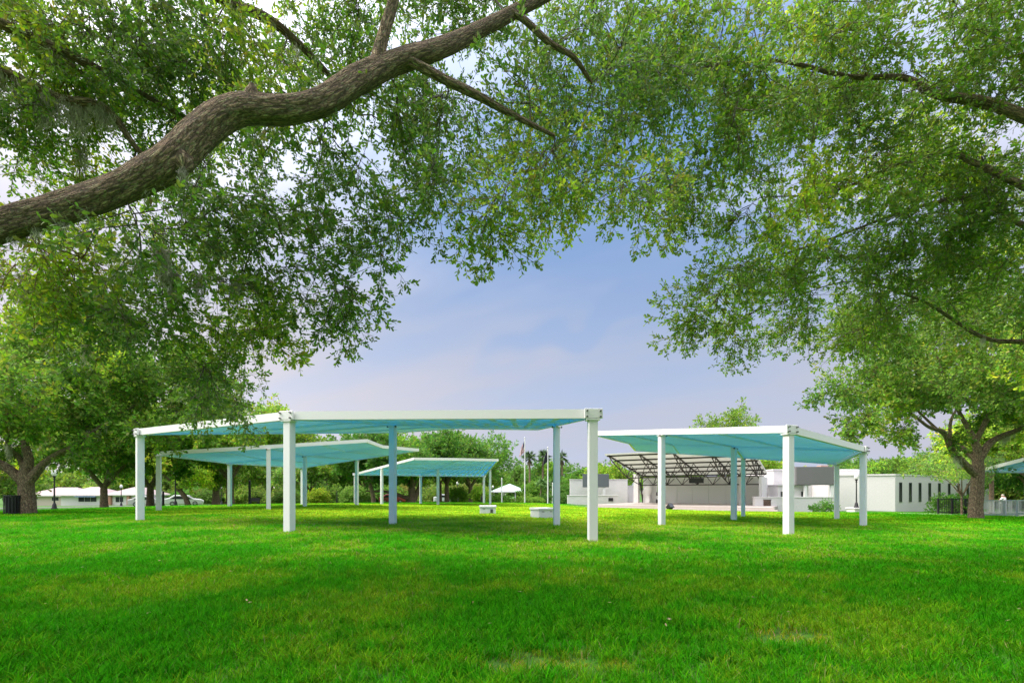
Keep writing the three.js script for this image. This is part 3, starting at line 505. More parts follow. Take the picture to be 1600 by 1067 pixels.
function tube(pts, sides, { rough = 0, step = 0.12, flare = 0, seed = 0 } = {}) {
  const c = new THREE.CatmullRomCurve3(pts.map(([x, y, z]) => V(x, y, z)), false, 'centripetal'), L = c.getLength(), n = Math.max(2, Math.ceil(L / step)), N = pts.length - 1;
  const pos = [], uv = [], idx = []; let up = V(0, 1, 0), T0 = c.getTangent(0); if (Math.abs(T0.y) > 0.9) up = V(1, 0, 0); let nrm = V().crossVectors(T0, up).normalize(), len = 0, last = null;
  const tile = 0.55, round = Math.max(1, Math.round(2 * Math.PI * pts[0][3] / tile));
  for (let i = 0; i <= n; i++) {
    const t = i / n, p = c.getPoint(t), T = c.getTangent(t); nrm.addScaledVector(T, -nrm.dot(T)).normalize(); const b = V().crossVectors(T, nrm); if (last) len += p.distanceTo(last); last = p.clone();
    const f = t * N, k = Math.min(N - 1, Math.floor(f)), r0 = lerp(pts[k][3], pts[k + 1][3], f - k) * (1 + flare * Math.exp(-len * 3.2));
    for (let s = 0; s <= sides; s++) {
      const a = (s % sides) / sides * Math.PI * 2, ca = Math.cos(a), sa = Math.sin(a); let r = r0;
      if (rough) r *= 1 + rough * (n3(ca * 1.1 + seed, sa * 1.1, len * 0.9) + 0.45 * n3(ca * 2.6 + seed, sa * 2.6, len * 2.6)) + flare * 0.35 * Math.exp(-len * 3) * Math.sin(a * 5 + seed);
      pos.push(p.x + (nrm.x * ca + b.x * sa) * r, p.y + (nrm.y * ca + b.y * sa) * r, p.z + (nrm.z * ca + b.z * sa) * r); uv.push(s / sides * round, len / tile);
    }
  }
  const q = sides + 1;
  for (let i = 0; i < n; i++) for (let s = 0; s < sides; s++) { const a = i * q + s; idx.push(a, a + 1, a + q, a + 1, a + q + 1, a + q); }
  const g = new THREE.BufferGeometry(); g.setAttribute('position', new THREE.Float32BufferAttribute(pos, 3)); g.setAttribute('uv', new THREE.Float32BufferAttribute(uv, 2)); g.setIndex(idx); g.computeVertexNormals();
  const N2 = g.attributes.normal; for (let i = 0; i <= n; i++) { const a = i * q, b = a + sides; const x = N2.getX(a) + N2.getX(b), y = N2.getY(a) + N2.getY(b), z = N2.getZ(a) + N2.getZ(b), l = Math.hypot(x, y, z) || 1; N2.setXYZ(a, x / l, y / l, z / l); N2.setXYZ(b, x / l, y / l, z / l); }
  return g;
}
// ------------------------------------------------------------------ trees: a spray of leaves, about half a metre long, on its twigs
M.leaf = phys([1, 1, 1], 0.8, { vertexColors: true, transmission: 0.6, thickness: 0, side: THREE.DoubleSide, specularIntensity: 0.6 });
M.leafFar = phys([1, 1, 1], 0.85, { vertexColors: true, transmission: 0.45, thickness: 0, side: THREE.DoubleSide, specularIntensity: 0.3 });
function spray(seed, sideTwigs, leaves, leafLen, palette) {
  const R = rng(seed), pos = [], col = [], idx = [], tri = (a, b, c) => idx.push(a, b, c), put = (p, c) => { pos.push(p.x, p.y, p.z); col.push(...c); return pos.length / 3 - 1; };
  const twigCol = [0.10, 0.085, 0.06];
  const stick = (a, b, r) => { const d = V().subVectors(b, a).normalize(), s = V().crossVectors(d, V(0.3, 0.9, 0.2)).normalize(), u = V().crossVectors(d, s); const i = []; for (const p of [a, b]) for (let k = 0; k < 3; k++) { const q = k / 3 * 2 * Math.PI; i.push(put(p.clone().addScaledVector(s, Math.cos(q) * r).addScaledVector(u, Math.sin(q) * r), twigCol)); } for (let k = 0; k < 3; k++) { const n = (k + 1) % 3; tri(i[k], i[n], i[3 + k]); tri(i[n], i[3 + n], i[3 + k]); } };
  const leaf = (p, dir, side, len) => {
    const c = palette[Math.floor(R() * palette.length)].map((q) => q * (0.82 + R() * 0.36)), w = len * (0.2 + R() * 0.07), n = V().crossVectors(dir, side).normalize(), bend = (R() - 0.65) * 0.25 * len;
    const at = (f, q, up) => put(p.clone().addScaledVector(dir, len * f).addScaledVector(side, w * q).addScaledVector(n, up * len + bend * f * f), c);
    const b = at(0, 0, 0), m1 = at(0.36, 0, 0.05), m2 = at(0.72, 0, 0.05), l1 = at(0.34, 0.72, 0), l2 = at(0.7, 1, 0), r1 = at(0.34, -0.72, 0), r2 = at(0.7, -1, 0), l3 = at(0.9, 0.6, 0), r3 = at(0.9, -0.6, 0), t = at(1, 0, 0);
    tri(b, m1, l1); tri(b, r1, m1); tri(l1, m1, m2); tri(l1, m2, l2); tri(m1, r1, r2); tri(m1, r2, m2); tri(l2, m2, l3); tri(m2, r2, r3); tri(l3, m2, t); tri(m2, r3, t);
  };
  const rnd = () => V(R() - 0.5, R() - 0.5, R() - 0.5).multiplyScalar(2);
  const shoot = (a, dir, len, count, r) => {
    const b = a.clone().addScaledVector(dir, len); stick(a, b, r);
    for (let k = 0; k < count; k++) {
      const f = 0.18 + 0.82 * (k + R() * 0.5) / count, p = a.clone().lerp(b, Math.min(1, f)), ph = k * 2.4 + R(), s = V().crossVectors(dir, V(0.1, 1, 0.2)).normalize(), u = V().crossVectors(dir, s);
      const d = dir.clone().multiplyScalar(0.75 + R() * 0.5).addScaledVector(s, Math.cos(ph) * 0.9).addScaledVector(u, Math.sin(ph) * 0.9).add(rnd().multiplyScalar(0.2)); d.y -= 0.1; d.normalize();
      leaf(p, d, V().crossVectors(d, rnd()).normalize(), leafLen * (0.7 + R() * 0.55));
    }
  };
  let p = V(0, 0, 0), d = V(0, 0, 1);                                          // grows along +z
  for (let k = 0; k < sideTwigs; k++) {
    const q = p.clone().addScaledVector(d, 0.5 / sideTwigs); stick(p, q, 0.004 * (1 - k / sideTwigs) + 0.0015);
    const ph = k * 2.2 + R(), sd = d.clone().multiplyScalar(0.7).add(V(Math.cos(ph), Math.sin(ph) * 0.8, 0)).normalize(); shoot(q, sd, 0.12 + R() * 0.13, leaves, 0.0018);
    p = q; d = d.clone().add(V(R() - 0.5, R() - 0.55, 0).multiplyScalar(0.35)).normalize();
  }
  shoot(p, d, 0.14, leaves + 2, 0.002);
  const g = new THREE.BufferGeometry(); g.setAttribute('position', new THREE.Float32BufferAttribute(pos, 3)); g.setAttribute('color', new THREE.Float32BufferAttribute(col, 3)); g.setIndex(idx); g.computeVertexNormals(); return g;
}
const GREENS = [[0.09, 0.20, 0.025], [0.13, 0.28, 0.028], [0.17, 0.35, 0.03], [0.085, 0.18, 0.03], [0.25, 0.42, 0.035], [0.13, 0.26, 0.035], [0.17, 0.22, 0.05]];
const SPRAY = [spray(1, 7, 9, 0.053, GREENS), spray(2, 8, 8, 0.049, GREENS), spray(3, 6, 10, 0.056, GREENS)];
const SPRAY_FAR = [spray(5, 6, 6, 0.10, GREENS), spray(6, 6, 6, 0.10, GREENS)];
M.moss = phys([0.55, 0.52, 0.41], 0.95, { transmission: 0.25, thickness: 0, side: THREE.DoubleSide });
const MOSS = (() => {                                                          // a hank of hanging moss, one metre long
  const R = rng(77), pos = [], idx = [];
  for (let k = 0; k < 46; k++) {
    let p = V((R() - 0.5) * 0.26, 0.03, (R() - 0.5) * 0.26); const len = 0.25 + 0.75 * R() * R(), n = 12, ph = R() * 9, side = V(R() - 0.5, 0, R() - 0.5).normalize(), w = 0.006;
    for (let i = 0; i <= n; i++) {
      const t = i / n, q = p.clone().add(V(Math.sin(t * 9 + ph) * 0.035 + Math.sin(t * 23 + ph) * 0.016, -t * len, Math.cos(t * 11 + ph) * 0.035 + Math.cos(t * 27 + ph) * 0.014)), b = pos.length / 3, s = side.clone().applyAxisAngle(V(0, 1, 0), t * 7);
      pos.push(q.x + s.x * w, q.y, q.z + s.z * w, q.x - s.x * w, q.y, q.z - s.z * w); if (i) idx.push(b - 2, b - 1, b, b - 1, b + 1, b);
    }
  }
  const g = new THREE.BufferGeometry(); g.setAttribute('position', new THREE.Float32BufferAttribute(pos, 3)); g.setIndex(idx); g.computeVertexNormals(); return g;
})();
function instances(name, geo, m, list, parent, tint) {
  const o = new THREE.InstancedMesh(geo, m, list.length); o.name = name; o.castShadow = o.receiveShadow = true;
  list.forEach((l, i) => { o.setMatrixAt(i, l.m); if (l.c) o.setColorAt(i, l.c); }); o.userData.kind = 'stuff'; parent.add(o); return o;
}
// limbs: lists of [x, y, z, r]; pads: [x, y, z, across, high, density]; twigs grow from the limbs to points inside the pads and carry sprays
function tree(name, label, group, o) {
  const R = rng(o.seed), t = thing(name, label, 'tree', o.at, 0, group), base = V(...o.at), loc = ([x, y, z, r]) => [x - base.x, y - base.y, z - base.z, r];
  const nodes = [];
  part('trunk', tube(o.trunk.map(loc), o.sides ?? 20, { rough: 0.07, flare: o.flare ?? 0.35, step: o.step ?? 0.1, seed: o.seed }), M.bark, t);
  const addNodes = (pts) => { const c = new THREE.CatmullRomCurve3(pts.map(([x, y, z]) => V(x, y, z)), false, 'centripetal'), n = Math.max(2, Math.ceil(c.getLength() / (0.25 * (o.scale ?? 1)))); for (let i = 0; i <= n; i++) { const f = i / n * (pts.length - 1), k = Math.min(pts.length - 2, Math.floor(f)); nodes.push({ p: c.getPoint(i / n), d: c.getTangent(i / n), r: lerp(pts[k][3], pts[k + 1][3], f - k) }); } };
  for (const l of o.limbs) { part('limb', tube(l.map(loc), o.limbSides ?? 14, { rough: 0.12, step: o.step ?? 0.09, seed: o.seed + l[0][3] * 50 }), M.bark, t); addNodes(l.map(loc)); }
  const S = o.scale ?? 1, pts = [];
  for (const [x, y, z, rx, ry, dens = 1, rz = rx] of o.pads) {
    const n = Math.max(3, Math.round((o.density ?? 9) * dens * rx * Math.sqrt(rz * ry) / (S * S)));
    for (let k = 0; k < n; k++) { let a, b, c; do { a = R() * 2 - 1; b = R() * 2 - 1; c = R() * 2 - 1; } while (a * a + b * b + c * c > 1); pts.push(V(x + a * rx - base.x, y + b * ry - base.y, z + c * rz - base.z)); }
  }
  const near = (p) => { let best = null, bd = 1e9; for (const q of nodes) { const d = q.p.distanceToSquared(p) + (q.r < 0.006 ? 0.1 : 0); if (d < bd) { bd = d; best = q; } } return [best, Math.sqrt(bd)]; };
  const order = pts.map((p) => [p, near(p)[1]]).sort((a, b) => a[1] - b[1]);
  const wood = [], leaves = [[], [], []], col = new THREE.Color(), tw = o.tint ?? [1, 1, 1];
  for (const [p] of order) {
    const [s, dist] = near(p); if (!s) continue;
    const r0 = Math.min(s.r * 0.75, 0.006 * S + 0.011 * dist), ctrl = s.p.clone().addScaledVector(s.d, dist * 0.3).lerp(p, 0.35); ctrl.y += dist * (0.12 + 0.1 * R()); ctrl.x += (R() - 0.5) * dist * 0.25; ctrl.z += (R() - 0.5) * dist * 0.25;
    const c = new THREE.QuadraticBezierCurve3(s.p, ctrl, p), n = Math.max(3, Math.ceil(dist / (0.22 * S))), path = [];
    for (let i = 0; i <= n; i++) { const f = i / n, q = c.getPoint(f); if (i && i < n) q.add(V(R() - 0.5, R() - 0.5, R() - 0.5).multiplyScalar(0.05 * S)); path.push([q.x, q.y, q.z, lerp(r0, 0.003 * S, f)]); if (i) nodes.push({ p: q, d: c.getTangent(f), r: lerp(r0, 0.003 * S, f) }); }
    wood.push(tube(path, r0 > 0.02 ? 6 : 4, { step: 0.2 * S }));
    const m = o.sprays ?? 9;
    for (let k = 0; k < m; k++) {
      const f = k === 0 ? 1 : 0.3 + 0.7 * Math.sqrt(R()), q = c.getPoint(f), d = c.getTangent(f).multiplyScalar(0.55).add(V(R() - 0.5, R() - 0.5, R() - 0.5).multiplyScalar(1.7)); d.y -= o.droop ?? 0.28; d.normalize();
      const quat = new THREE.Quaternion().setFromUnitVectors(V(0, 0, 1), d).multiply(new THREE.Quaternion().setFromAxisAngle(V(0, 0, 1), R() * 6.28)), sc = S * (0.75 + 0.55 * R());
      const patch = n3((q.x + base.x) * 0.35 / S, (q.y + base.y) * 0.35 / S, (q.z + base.z) * 0.35 / S), v = 0.85 + 0.3 * R() + 0.18 * patch, young = smooth(0.25, 0.75, patch + 0.5 * (R() - 0.5)) * (o.young ?? 1);
      col.setRGB(tw[0] * v * (1 + 1.1 * young), tw[1] * v * (1 + 0.6 * young), tw[2] * v);
      leaves[Math.floor(R() * (o.far ? 2 : 3))].push({ m: new THREE.Matrix4().compose(q, quat, V(sc * (R() < 0.5 ? -1 : 1), sc, sc)), c: col.clone() });
    }
  }
  if (wood.length) part('branches', wood, M.twig, t);
  leaves.forEach((l, k) => { if (l.length) instances('crown', o.far ? SPRAY_FAR[k] : SPRAY[k], o.far ? M.leafFar : M.leaf, l, t); });
  if (o.moss) {
    const list = [];
    for (const [x, y, z, spread, n, len] of o.moss) for (let k = 0; k < n; k++) { const p = V(x - base.x + (R() - 0.5) * 2 * spread, y - base.y + (R() - 0.5) * spread, z - base.z + (R() - 0.5) * 2 * spread), [q] = near(p), sc = len * (0.5 + 0.8 * R()); list.push({ m: new THREE.Matrix4().compose(q.p.clone(), new THREE.Quaternion().setFromAxisAngle(V(0, 1, 0), R() * 6.28), V(sc * 0.8 * (0.7 + 0.6 * R()), sc, sc * 0.8)), c: new THREE.Color().setScalar(0.75 + 0.45 * R()) }); }
    instances('hanging_moss', MOSS, M.moss, list, t);
  }
  return t;
}
const PADS1 = [[-5.6, 6.3, -5.4, 0.9, 0.8, 0.6], [-5.9, 5.0, -5.6, 0.8, 0.8, 0.5], [-5.0, 6.9, -5.8, 0.9, 0.7, 0.5], [-5.2, 4.5, -5.8, 0.8, 0.6, 0.5], [-4.4, 4.6, -6, 0.8, 0.6, 0.5], [-5, 5.9, -5, 0.99, 0.79], [-4.42, 6.54, -5.6, 1.11, 0.88], [-3.18, 6.52, -5.5, 1.01, 0.8], [-2.21, 7.01, -6, 1.03, 0.87], [-0.99, 7.38, -6.3, 1.08, 0.91], [0.34, 7.58, -6.5, 1.11, 0.94], [-5.43, 5.44, -5.5, 0.87, 0.8], [-4.98, 5.98, -6.2, 0.98, 0.82], [-4.19, 6.72, -6.5, 0.94, 0.77], [-3.22, 4.31, -5.2, 0.68, 0.62], [-2.92, 5.27, -6, 0.87, 0.75], [-1.92, 5.07, -5.6, 0.81, 0.63], [-1.18, 5.35, -6, 0.79, 0.67], [-0.32, 5.66, -6, 0.87, 0.75], [0.66, 6.22, -6.3, 0.91, 0.83], [1.39, 6.89, -6.6, 0.87, 0.96], [-2.43, 4.26, -5.6, 0.63, 0.48], [-1.62, 4.37, -5.6, 0.52, 0.41], [-0.84, 4.64, -5.8, 0.57, 0.46], [-0.33, 4.3, -5.6, 0.33, 0.33], [0.24, 4.99, -6, 0.59, 0.47], [0.91, 4.87, -6, 0.47, 0.43], [1.46, 4.72, -6, 0.32, 0.36], [-4.54, 3.23, -4.6, 0.67, 0.33], [-3.69, 3.23, -4.6, 0.67, 0.42], [-3.16, 3.54, -5, 0.59, 0.49], [-4.72, 3.01, -5.2, 0.75, 0.34], [-3.91, 3.12, -5.5, 0.72, 0.43], [-3.21, 3.3, -5.6, 0.44, 0.41], [-3.59, 2.86, -6, 0.43, 0.36, 0.6], [-2.76, 3.77, -6, 0.43, 0.39], [-2.21, 3.61, -6, 0.33, 0.3], [-3.2, 3.1, -6.2, 0.2, 0.29, 0.6], [-4.33, 2.6, -7, 0.4, 0.24, 0.4],
  // the rest of the crown, above and behind the camera
  [-7.5, 6.5, -3.5, 1.6, 1.2, 0.45], [-6, 7.2, -2, 1.7, 1.2, 0.45], [-3.6, 7.4, -3, 1.6, 1.0, 0.45], [-1.5, 7.6, -3.6, 1.5, 0.9, 0.45], [-8.5, 5.5, -1, 1.6, 1.3, 0.4], [-6, 6.8, 0.8, 1.7, 1.2, 0.4], [-3.4, 7.2, 0, 1.6, 1.0, 0.4], [-9, 6, -5, 1.4, 1.2, 0.4], [-1, 7.4, -1.2, 1.5, 0.9, 0.4], [-4.6, 6.2, 2.6, 1.6, 1.1, 0.4]];
const PADS2 = [[2.21, 7.61, -7, 1.01, 1.01], [2.03, 6.23, -7, 0.78, 0.83], [3.41, 7.89, -7.2, 1.14, 1.04], [3.32, 6.56, -7.2, 1.04, 0.9], [5.16, 8.63, -8, 1.26, 1.16], [5.16, 7.26, -8, 1.26, 1], [5.8, 7.7, -7, 1.11, 0.92], [7.09, 7.7, -7, 1.01, 1.01], [7.05, 7.31, -8.5, 1.23, 1.12], [7.8, 6.8, -7.8, 1.03, 1.03], [2.7, 5.76, -7.2, 0.57, 0.47], [4.35, 5.76, -7.6, 0.9, 0.65], [6, 5.79, -8, 1.16, 0.84], [7.88, 5.69, -8.2, 1.19, 0.97], [4.16, 4.95, -8, 0.79, 0.58], [3.47, 4.58, -8, 0.53, 0.47], [3.05, 4.21, -8, 0.34, 0.29], [5.59, 5.07, -8.5, 1.06, 0.67], [7.34, 5.06, -9, 1.3, 0.83], [9, 4.83, -9, 1.18, 0.95], [4.31, 4.12, -8.5, 0.54, 0.45], [5.33, 4.47, -9, 0.59, 0.47], [6.75, 4.53, -9.5, 0.75, 0.5],
  [9.6, 7.6, -6.5, 1.6, 1.2, 0.5], [11.5, 8, -5.5, 1.8, 1.2, 0.4], [13, 7, -7.5, 1.8, 1.4, 0.4], [11, 7.4, -9.5, 1.8, 1.3, 0.4], [9.5, 7.5, -4, 1.6, 1.1, 0.4], [12.5, 7.4, -3.5, 1.7, 1.2, 0.4], [7, 8.2, -5, 1.5, 0.9, 0.4]];
const PADS3 = [[16.26, 6.49, -24, 1.26, 1.26], [16.74, 4.43, -24, 1.2, 1.2], [18.63, 7.75, -24, 1.89, 1.89], [18.95, 5.22, -24, 1.74, 1.42], [22.04, 9.67, -25, 2.47, 2.14], [19.5, 10.2, -25.5, 1.8, 1.5], [24, 12.5, -26, 2.6, 1.8], [22.37, 6.71, -25, 2.3, 1.64], [25, 8.35, -25, 2.96, 2.63], [25.33, 5.39, -25, 2.3, 1.15], [21.05, 4.07, -25, 1.15, 0.72, 0.4], [27.96, 6.71, -25, 2.63, 2.3], [30.26, 8.68, -25, 2.96, 2.63], [27.37, 11.37, -26, 3.08, 2.05], [27.63, 9.39, -30, 4.34, 3.55, 0.6], [33.16, 9.39, -30, 4.34, 3.55, 0.6], [22.89, 7.59, -29, 2.67, 2.29], [21, 6.37, -21, 2.21, 1.66], [25.47, 4.89, -22, 2.03, 1.45]];
const PADS4 = [[-21, 7.07, -21, 2.76, 1.66], [-17.96, 5.82, -21, 2.21, 1.66], [-20.45, 4.72, -21, 2.49, 1.11], [-17.82, 4.09, -21.5, 1.7, 0.99], [-15.92, 4.89, -22, 1.74, 1.3], [-14.83, 6.42, -23, 1.66, 1.36], [-24.32, 5.82, -21, 2.49, 2.21], [-16.21, 7.2, -22, 2.03, 1.45], [-19.68, 8.65, -22, 2.61, 1.45], [-13.77, 4.6, -23, 1.36, 0.85], [-23.76, 3.34, -21, 1.66, 1.11], [-25.32, 7.27, -26, 4.11, 3.08, 0.6], [-21.32, 7.15, -27, 3.55, 2.49, 0.6], [-30.26, 8.02, -25, 3.29, 2.96, 0.6], [-17.96, 5.05, -17.5, 1.61, 1.15]];
tree('live_oak', 'near live oak whose thick mossy limb arches across the upper left', 'live oaks framing the view', {
  seed: 101, at: ground(-6.9, -2.4), sides: 26, step: 0.05, limbSides: 28, density: 9.5, sprays: 9, scale: 0.95, tint: [1.3, 1.22, 1.1],
  trunk: [[-6.9, -0.25, -2.4, 0.437], [-6.8, 0.8, -2.5, 0.37], [-6.6, 1.7, -2.7, 0.353], [-6.4, 2.5, -2.8, 0.302], [-6.3, 3.6, -2.9, 0.218], [-6.2, 4.8, -3.2, 0.168]],
  limbs: [[[-6.6, 1.7, -2.75, 0.26], [-5.8, 2.2, -3.2, 0.2], [-5.02, 2.69, -3.6, 0.155], [-4.6, 3.04, -3.8, 0.135], [-4.21, 3.37, -4, 0.118], [-3.72, 3.59, -4.1, 0.12], [-3.28, 3.8, -4.15, 0.122], [-2.96, 4.04, -4.2, 0.136], [-2.74, 4.38, -4.3, 0.132], [-2.49, 4.63, -4.4, 0.128], [-2.13, 4.71, -4.5, 0.125], [-1.82, 4.86, -4.6, 0.12], [-1.5, 5.2, -4.75, 0.116], [-1.16, 5.51, -4.9, 0.102], [-0.72, 5.74, -5, 0.086], [-0.31, 6.13, -5.2, 0.072], [0.21, 6.6, -5.4, 0.062], [1.12, 7.32, -5.7, 0.045], [2.0, 7.75, -6, 0.02]],
    [[-2.36, 4.66, -4.4, 0.085], [-2.34, 4.78, -4.38, 0.06], [-2.33, 4.84, -4.36, 0.02]], [[-2.88, 4.1, -4.22, 0.11], [-2.84, 3.99, -4.19, 0.08], [-2.82, 3.94, -4.17, 0.02]],
    [[-1.36, 5.32, -4.8, 0.063], [-1.28, 5.65, -4.8, 0.0546], [-1.17, 6.03, -4.8, 0.0504], [-1.05, 6.42, -4.7, 0.042], [-0.9, 7.2, -4.4, 0.0252]],
    [[-1.03, 5.52, -4.9, 0.0504], [-0.72, 5.43, -5, 0.0462], [-0.4, 5.35, -5.1, 0.042], [0, 5.29, -5.3, 0.0336], [0.48, 5.2, -5.5, 0.0185]],
    [[-0.2, 6.25, -5.25, 0.0462], [0, 6.4, -5.3, 0.042], [0.43, 6.25, -5.5, 0.0336], [0.71, 6.18, -5.6, 0.0294], [0.95, 6.05, -5.8, 0.0185]],
    [[-6.25, 4.2, -3, 0.134], [-6.1, 5.4, -3.9, 0.101], [-5.75, 5.95, -4.6, 0.0756], [-5.14, 5.94, -5, 0.0504], [-4.61, 5.83, -5.3, 0.042], [-4.46, 5.87, -5.6, 0.0294], [-3.95, 5.74, -6, 0.0168]],
    [[-6.3, 3.6, -2.95, 0.126], [-6.15, 4.9, -3.8, 0.0924], [-5.75, 5.59, -4.6, 0.0756], [-5.26, 5.52, -5, 0.0504], [-4.83, 5.38, -5.2, 0.042], [-4.54, 5.45, -5.4, 0.0378], [-4.24, 5.04, -5.6, 0.0252], [-3.59, 4.68, -5.8, 0.0151]],
    [[-6.2, 4.8, -3.2, 0.143], [-5.2, 6.2, -4.2, 0.101], [-3.76, 6.98, -5.2, 0.0714], [-3.2, 6.64, -5.4, 0.0588], [-2.77, 6.59, -5.6, 0.0504], [-2.32, 6.38, -6, 0.0336], [-1.96, 5.98, -6.2, 0.0168]],
    [[-6.3, 3.2, -2.8, 0.168], [-6.2, 4.8, -1.6, 0.118], [-5.6, 6, 0.2, 0.0756], [-4.6, 6.4, 1.8, 0.0336]], [[-6.4, 2.6, -2.8, 0.168], [-7.6, 4.2, -2.2, 0.109], [-8.6, 5.4, -1.6, 0.0588]], [[-6.2, 4.8, -3.2, 0.118], [-4.6, 6.6, -2.2, 0.0756], [-2.4, 7.2, -1.6, 0.042]]],
  pads: PADS1, moss: [[-5.1, 5.5, -5, 0.4, 30, 0.6], [-4.8, 5.5, -5.3, 0.35, 16, 0.5], [-5.2, 5.1, -5.1, 0.4, 16, 0.6], [-4.3, 3.3, -4.0, 0.3, 26, 0.36], [-3.9, 3.5, -4.05, 0.25, 16, 0.32], [-3.0, 3.9, -4.2, 0.2, 6, 0.25], [-3.4, 3.5, -4.9, 0.25, 18, 0.48], [-3.1, 3.4, -5, 0.2, 10, 0.42], [-4.9, 3.2, -5.1, 0.3, 18, 0.45], [-4.2, 3.1, -5.4, 0.3, 18, 0.45], [-2.8, 6.6, -5.6, 0.3, 8, 0.35]],
});
tree('live_oak', 'live oak reaching in from the upper right with bright yellow green sprays', 'live oaks framing the view', {
  seed: 202, at: ground(12.2, -6.6), sides: 24, step: 0.08, limbSides: 18, density: 11.5, sprays: 9, scale: 1.08, tint: [1.7, 1.5, 0.95],
  trunk: [[12.2, -0.4, -6.6, 0.396], [12.1, 0.9, -6.6, 0.331], [11.9, 2.0, -6.6, 0.317], [11.7, 3.0, -6.7, 0.245], [11.6, 4.4, -6.6, 0.158]],
  limbs: [[[11.8, 2.4, -6.6, 0.168], [10.7, 4.1, -6.5, 0.135], [9.41, 5.18, -6.5, 0.112], [8.23, 5.99, -6.8, 0.0952], [7.37, 6.58, -7, 0.0788], [6.91, 6.86, -7.1, 0.0674], [6.25, 7.08, -7.2, 0.0562], [5.91, 7.38, -7.3, 0.0449], [5.16, 7.49, -7.4, 0.0337], [4.09, 7.73, -7.4, 0.0253], [3.41, 7.7, -7.4, 0.0168], [2.4, 7.3, -7.1, 0.00842]],
    [[10.2, 4.5, -6.5, 0.0842], [8.72, 5.23, -7.2, 0.0674], [7.89, 5.9, -7.5, 0.0562], [7.4, 6.24, -7.6, 0.0477], [6.89, 6.53, -7.7, 0.0337], [6.24, 6.46, -7.9, 0.0253], [5.26, 6.11, -8, 0.0168], [4, 5.9, -7.8, 0.00842]],
    [[11.2, 3.3, -6.7, 0.0952], [9.9, 4.2, -7.3, 0.0674], [8.32, 5.5, -7.9, 0.0421], [7.58, 6.0, -8, 0.0337], [6.71, 5.9, -8.1, 0.0253], [5.46, 5.5, -8.3, 0.0168], [4.1, 5.04, -8.2, 0.0101]],
    [[11.8, 2.6, -6.7, 0.0952], [10.64, 3.53, -8.6, 0.0618], [9.37, 3.91, -8.9, 0.0449], [8.82, 4, -9, 0.0337], [7.58, 4.71, -9, 0.0225], [6.14, 4.98, -8.8, 0.0112], [4.7, 4.5, -8.6, 0.00674]],
    [[11.6, 4.4, -6.6, 0.101], [10.6, 6.2, -5.2, 0.0562], [8.6, 7.6, -4.6, 0.0281]], [[11.7, 3, -6.7, 0.112], [12.4, 5.4, -6.2, 0.0674], [12.8, 7, -5, 0.0337]], [[11.6, 4.2, -6.6, 0.0897], [11.2, 6, -8.4, 0.0562], [11, 7.2, -9.6, 0.0281]]],
  pads: PADS2, moss: [[7.2, 6.5, -7.1, 0.4, 3, 0.3], [8.6, 4.1, -8.9, 0.3, 3, 0.3]],
});
tree('live_oak', 'spreading oak with stout pale trunk beside the iron fence', 'live oaks framing the view', {
  seed: 303, at: ground(23.9, -25), sides: 26, step: 0.1, density: 6.5, sprays: 10, scale: 1.45, far: true, tint: [1.4, 1.32, 1.2], young: 0.9, flare: 0.12,
  trunk: [[23.85, -0.6, -25, 0.317], [23.85, 0.3, -25, 0.304], [23.92, 1.2, -25, 0.277], [23.97, 2.0, -25, 0.264], [23.97, 2.6, -25, 0.238], [23.97, 3.0, -25, 0.198]],
  limbs: [[[23.9, 2.0, -25, 0.198], [23.01, 2.68, -24.8, 0.158], [22.08, 3.44, -24.5, 0.132], [21.61, 4.12, -24.3, 0.112], [20.59, 4.37, -24, 0.0792], [19.42, 5.22, -24, 0.0528], [17.37, 5.85, -24, 0.0264]], [[23.97, 2.6, -25, 0.218], [23.95, 3.25, -25, 0.185], [23.75, 3.91, -25, 0.145], [23.38, 4.93, -25.2, 0.099], [22.82, 6.82, -25.5, 0.0594], [22.58, 8.98, -26, 0.033]], [[24.01, 2.7, -25, 0.158], [23.6, 3.4, -25.4, 0.119], [23.0, 4.3, -26, 0.0792], [22.1, 6.08, -27, 0.0462]], [[23.97, 2.7, -25, 0.198], [24.61, 3.68, -25, 0.158], [25.33, 4.07, -25, 0.132], [26.32, 4.47, -25, 0.106], [27.96, 5.39, -25, 0.066], [30.26, 7.04, -25, 0.033]], [[23.85, 3.75, -25, 0.132], [24.11, 5, -24.6, 0.106], [24.5, 6.6, -24.5, 0.066], [25.66, 9.01, -25, 0.0396]], [[22.1, 3.44, -24.5, 0.0792], [21.9, 4.8, -24.2, 0.0594], [22.3, 6.2, -23.5, 0.033]]],
  pads: PADS3, moss: [[22.6, 3.1, -24.7, 0.5, 8, 0.9], [25.6, 4.1, -25, 0.6, 8, 0.9], [27, 4.8, -25, 0.6, 8, 1.1], [23.9, 3.4, -25, 0.5, 5, 0.7], [20.6, 4.3, -24, 0.6, 3, 0.6]],
});
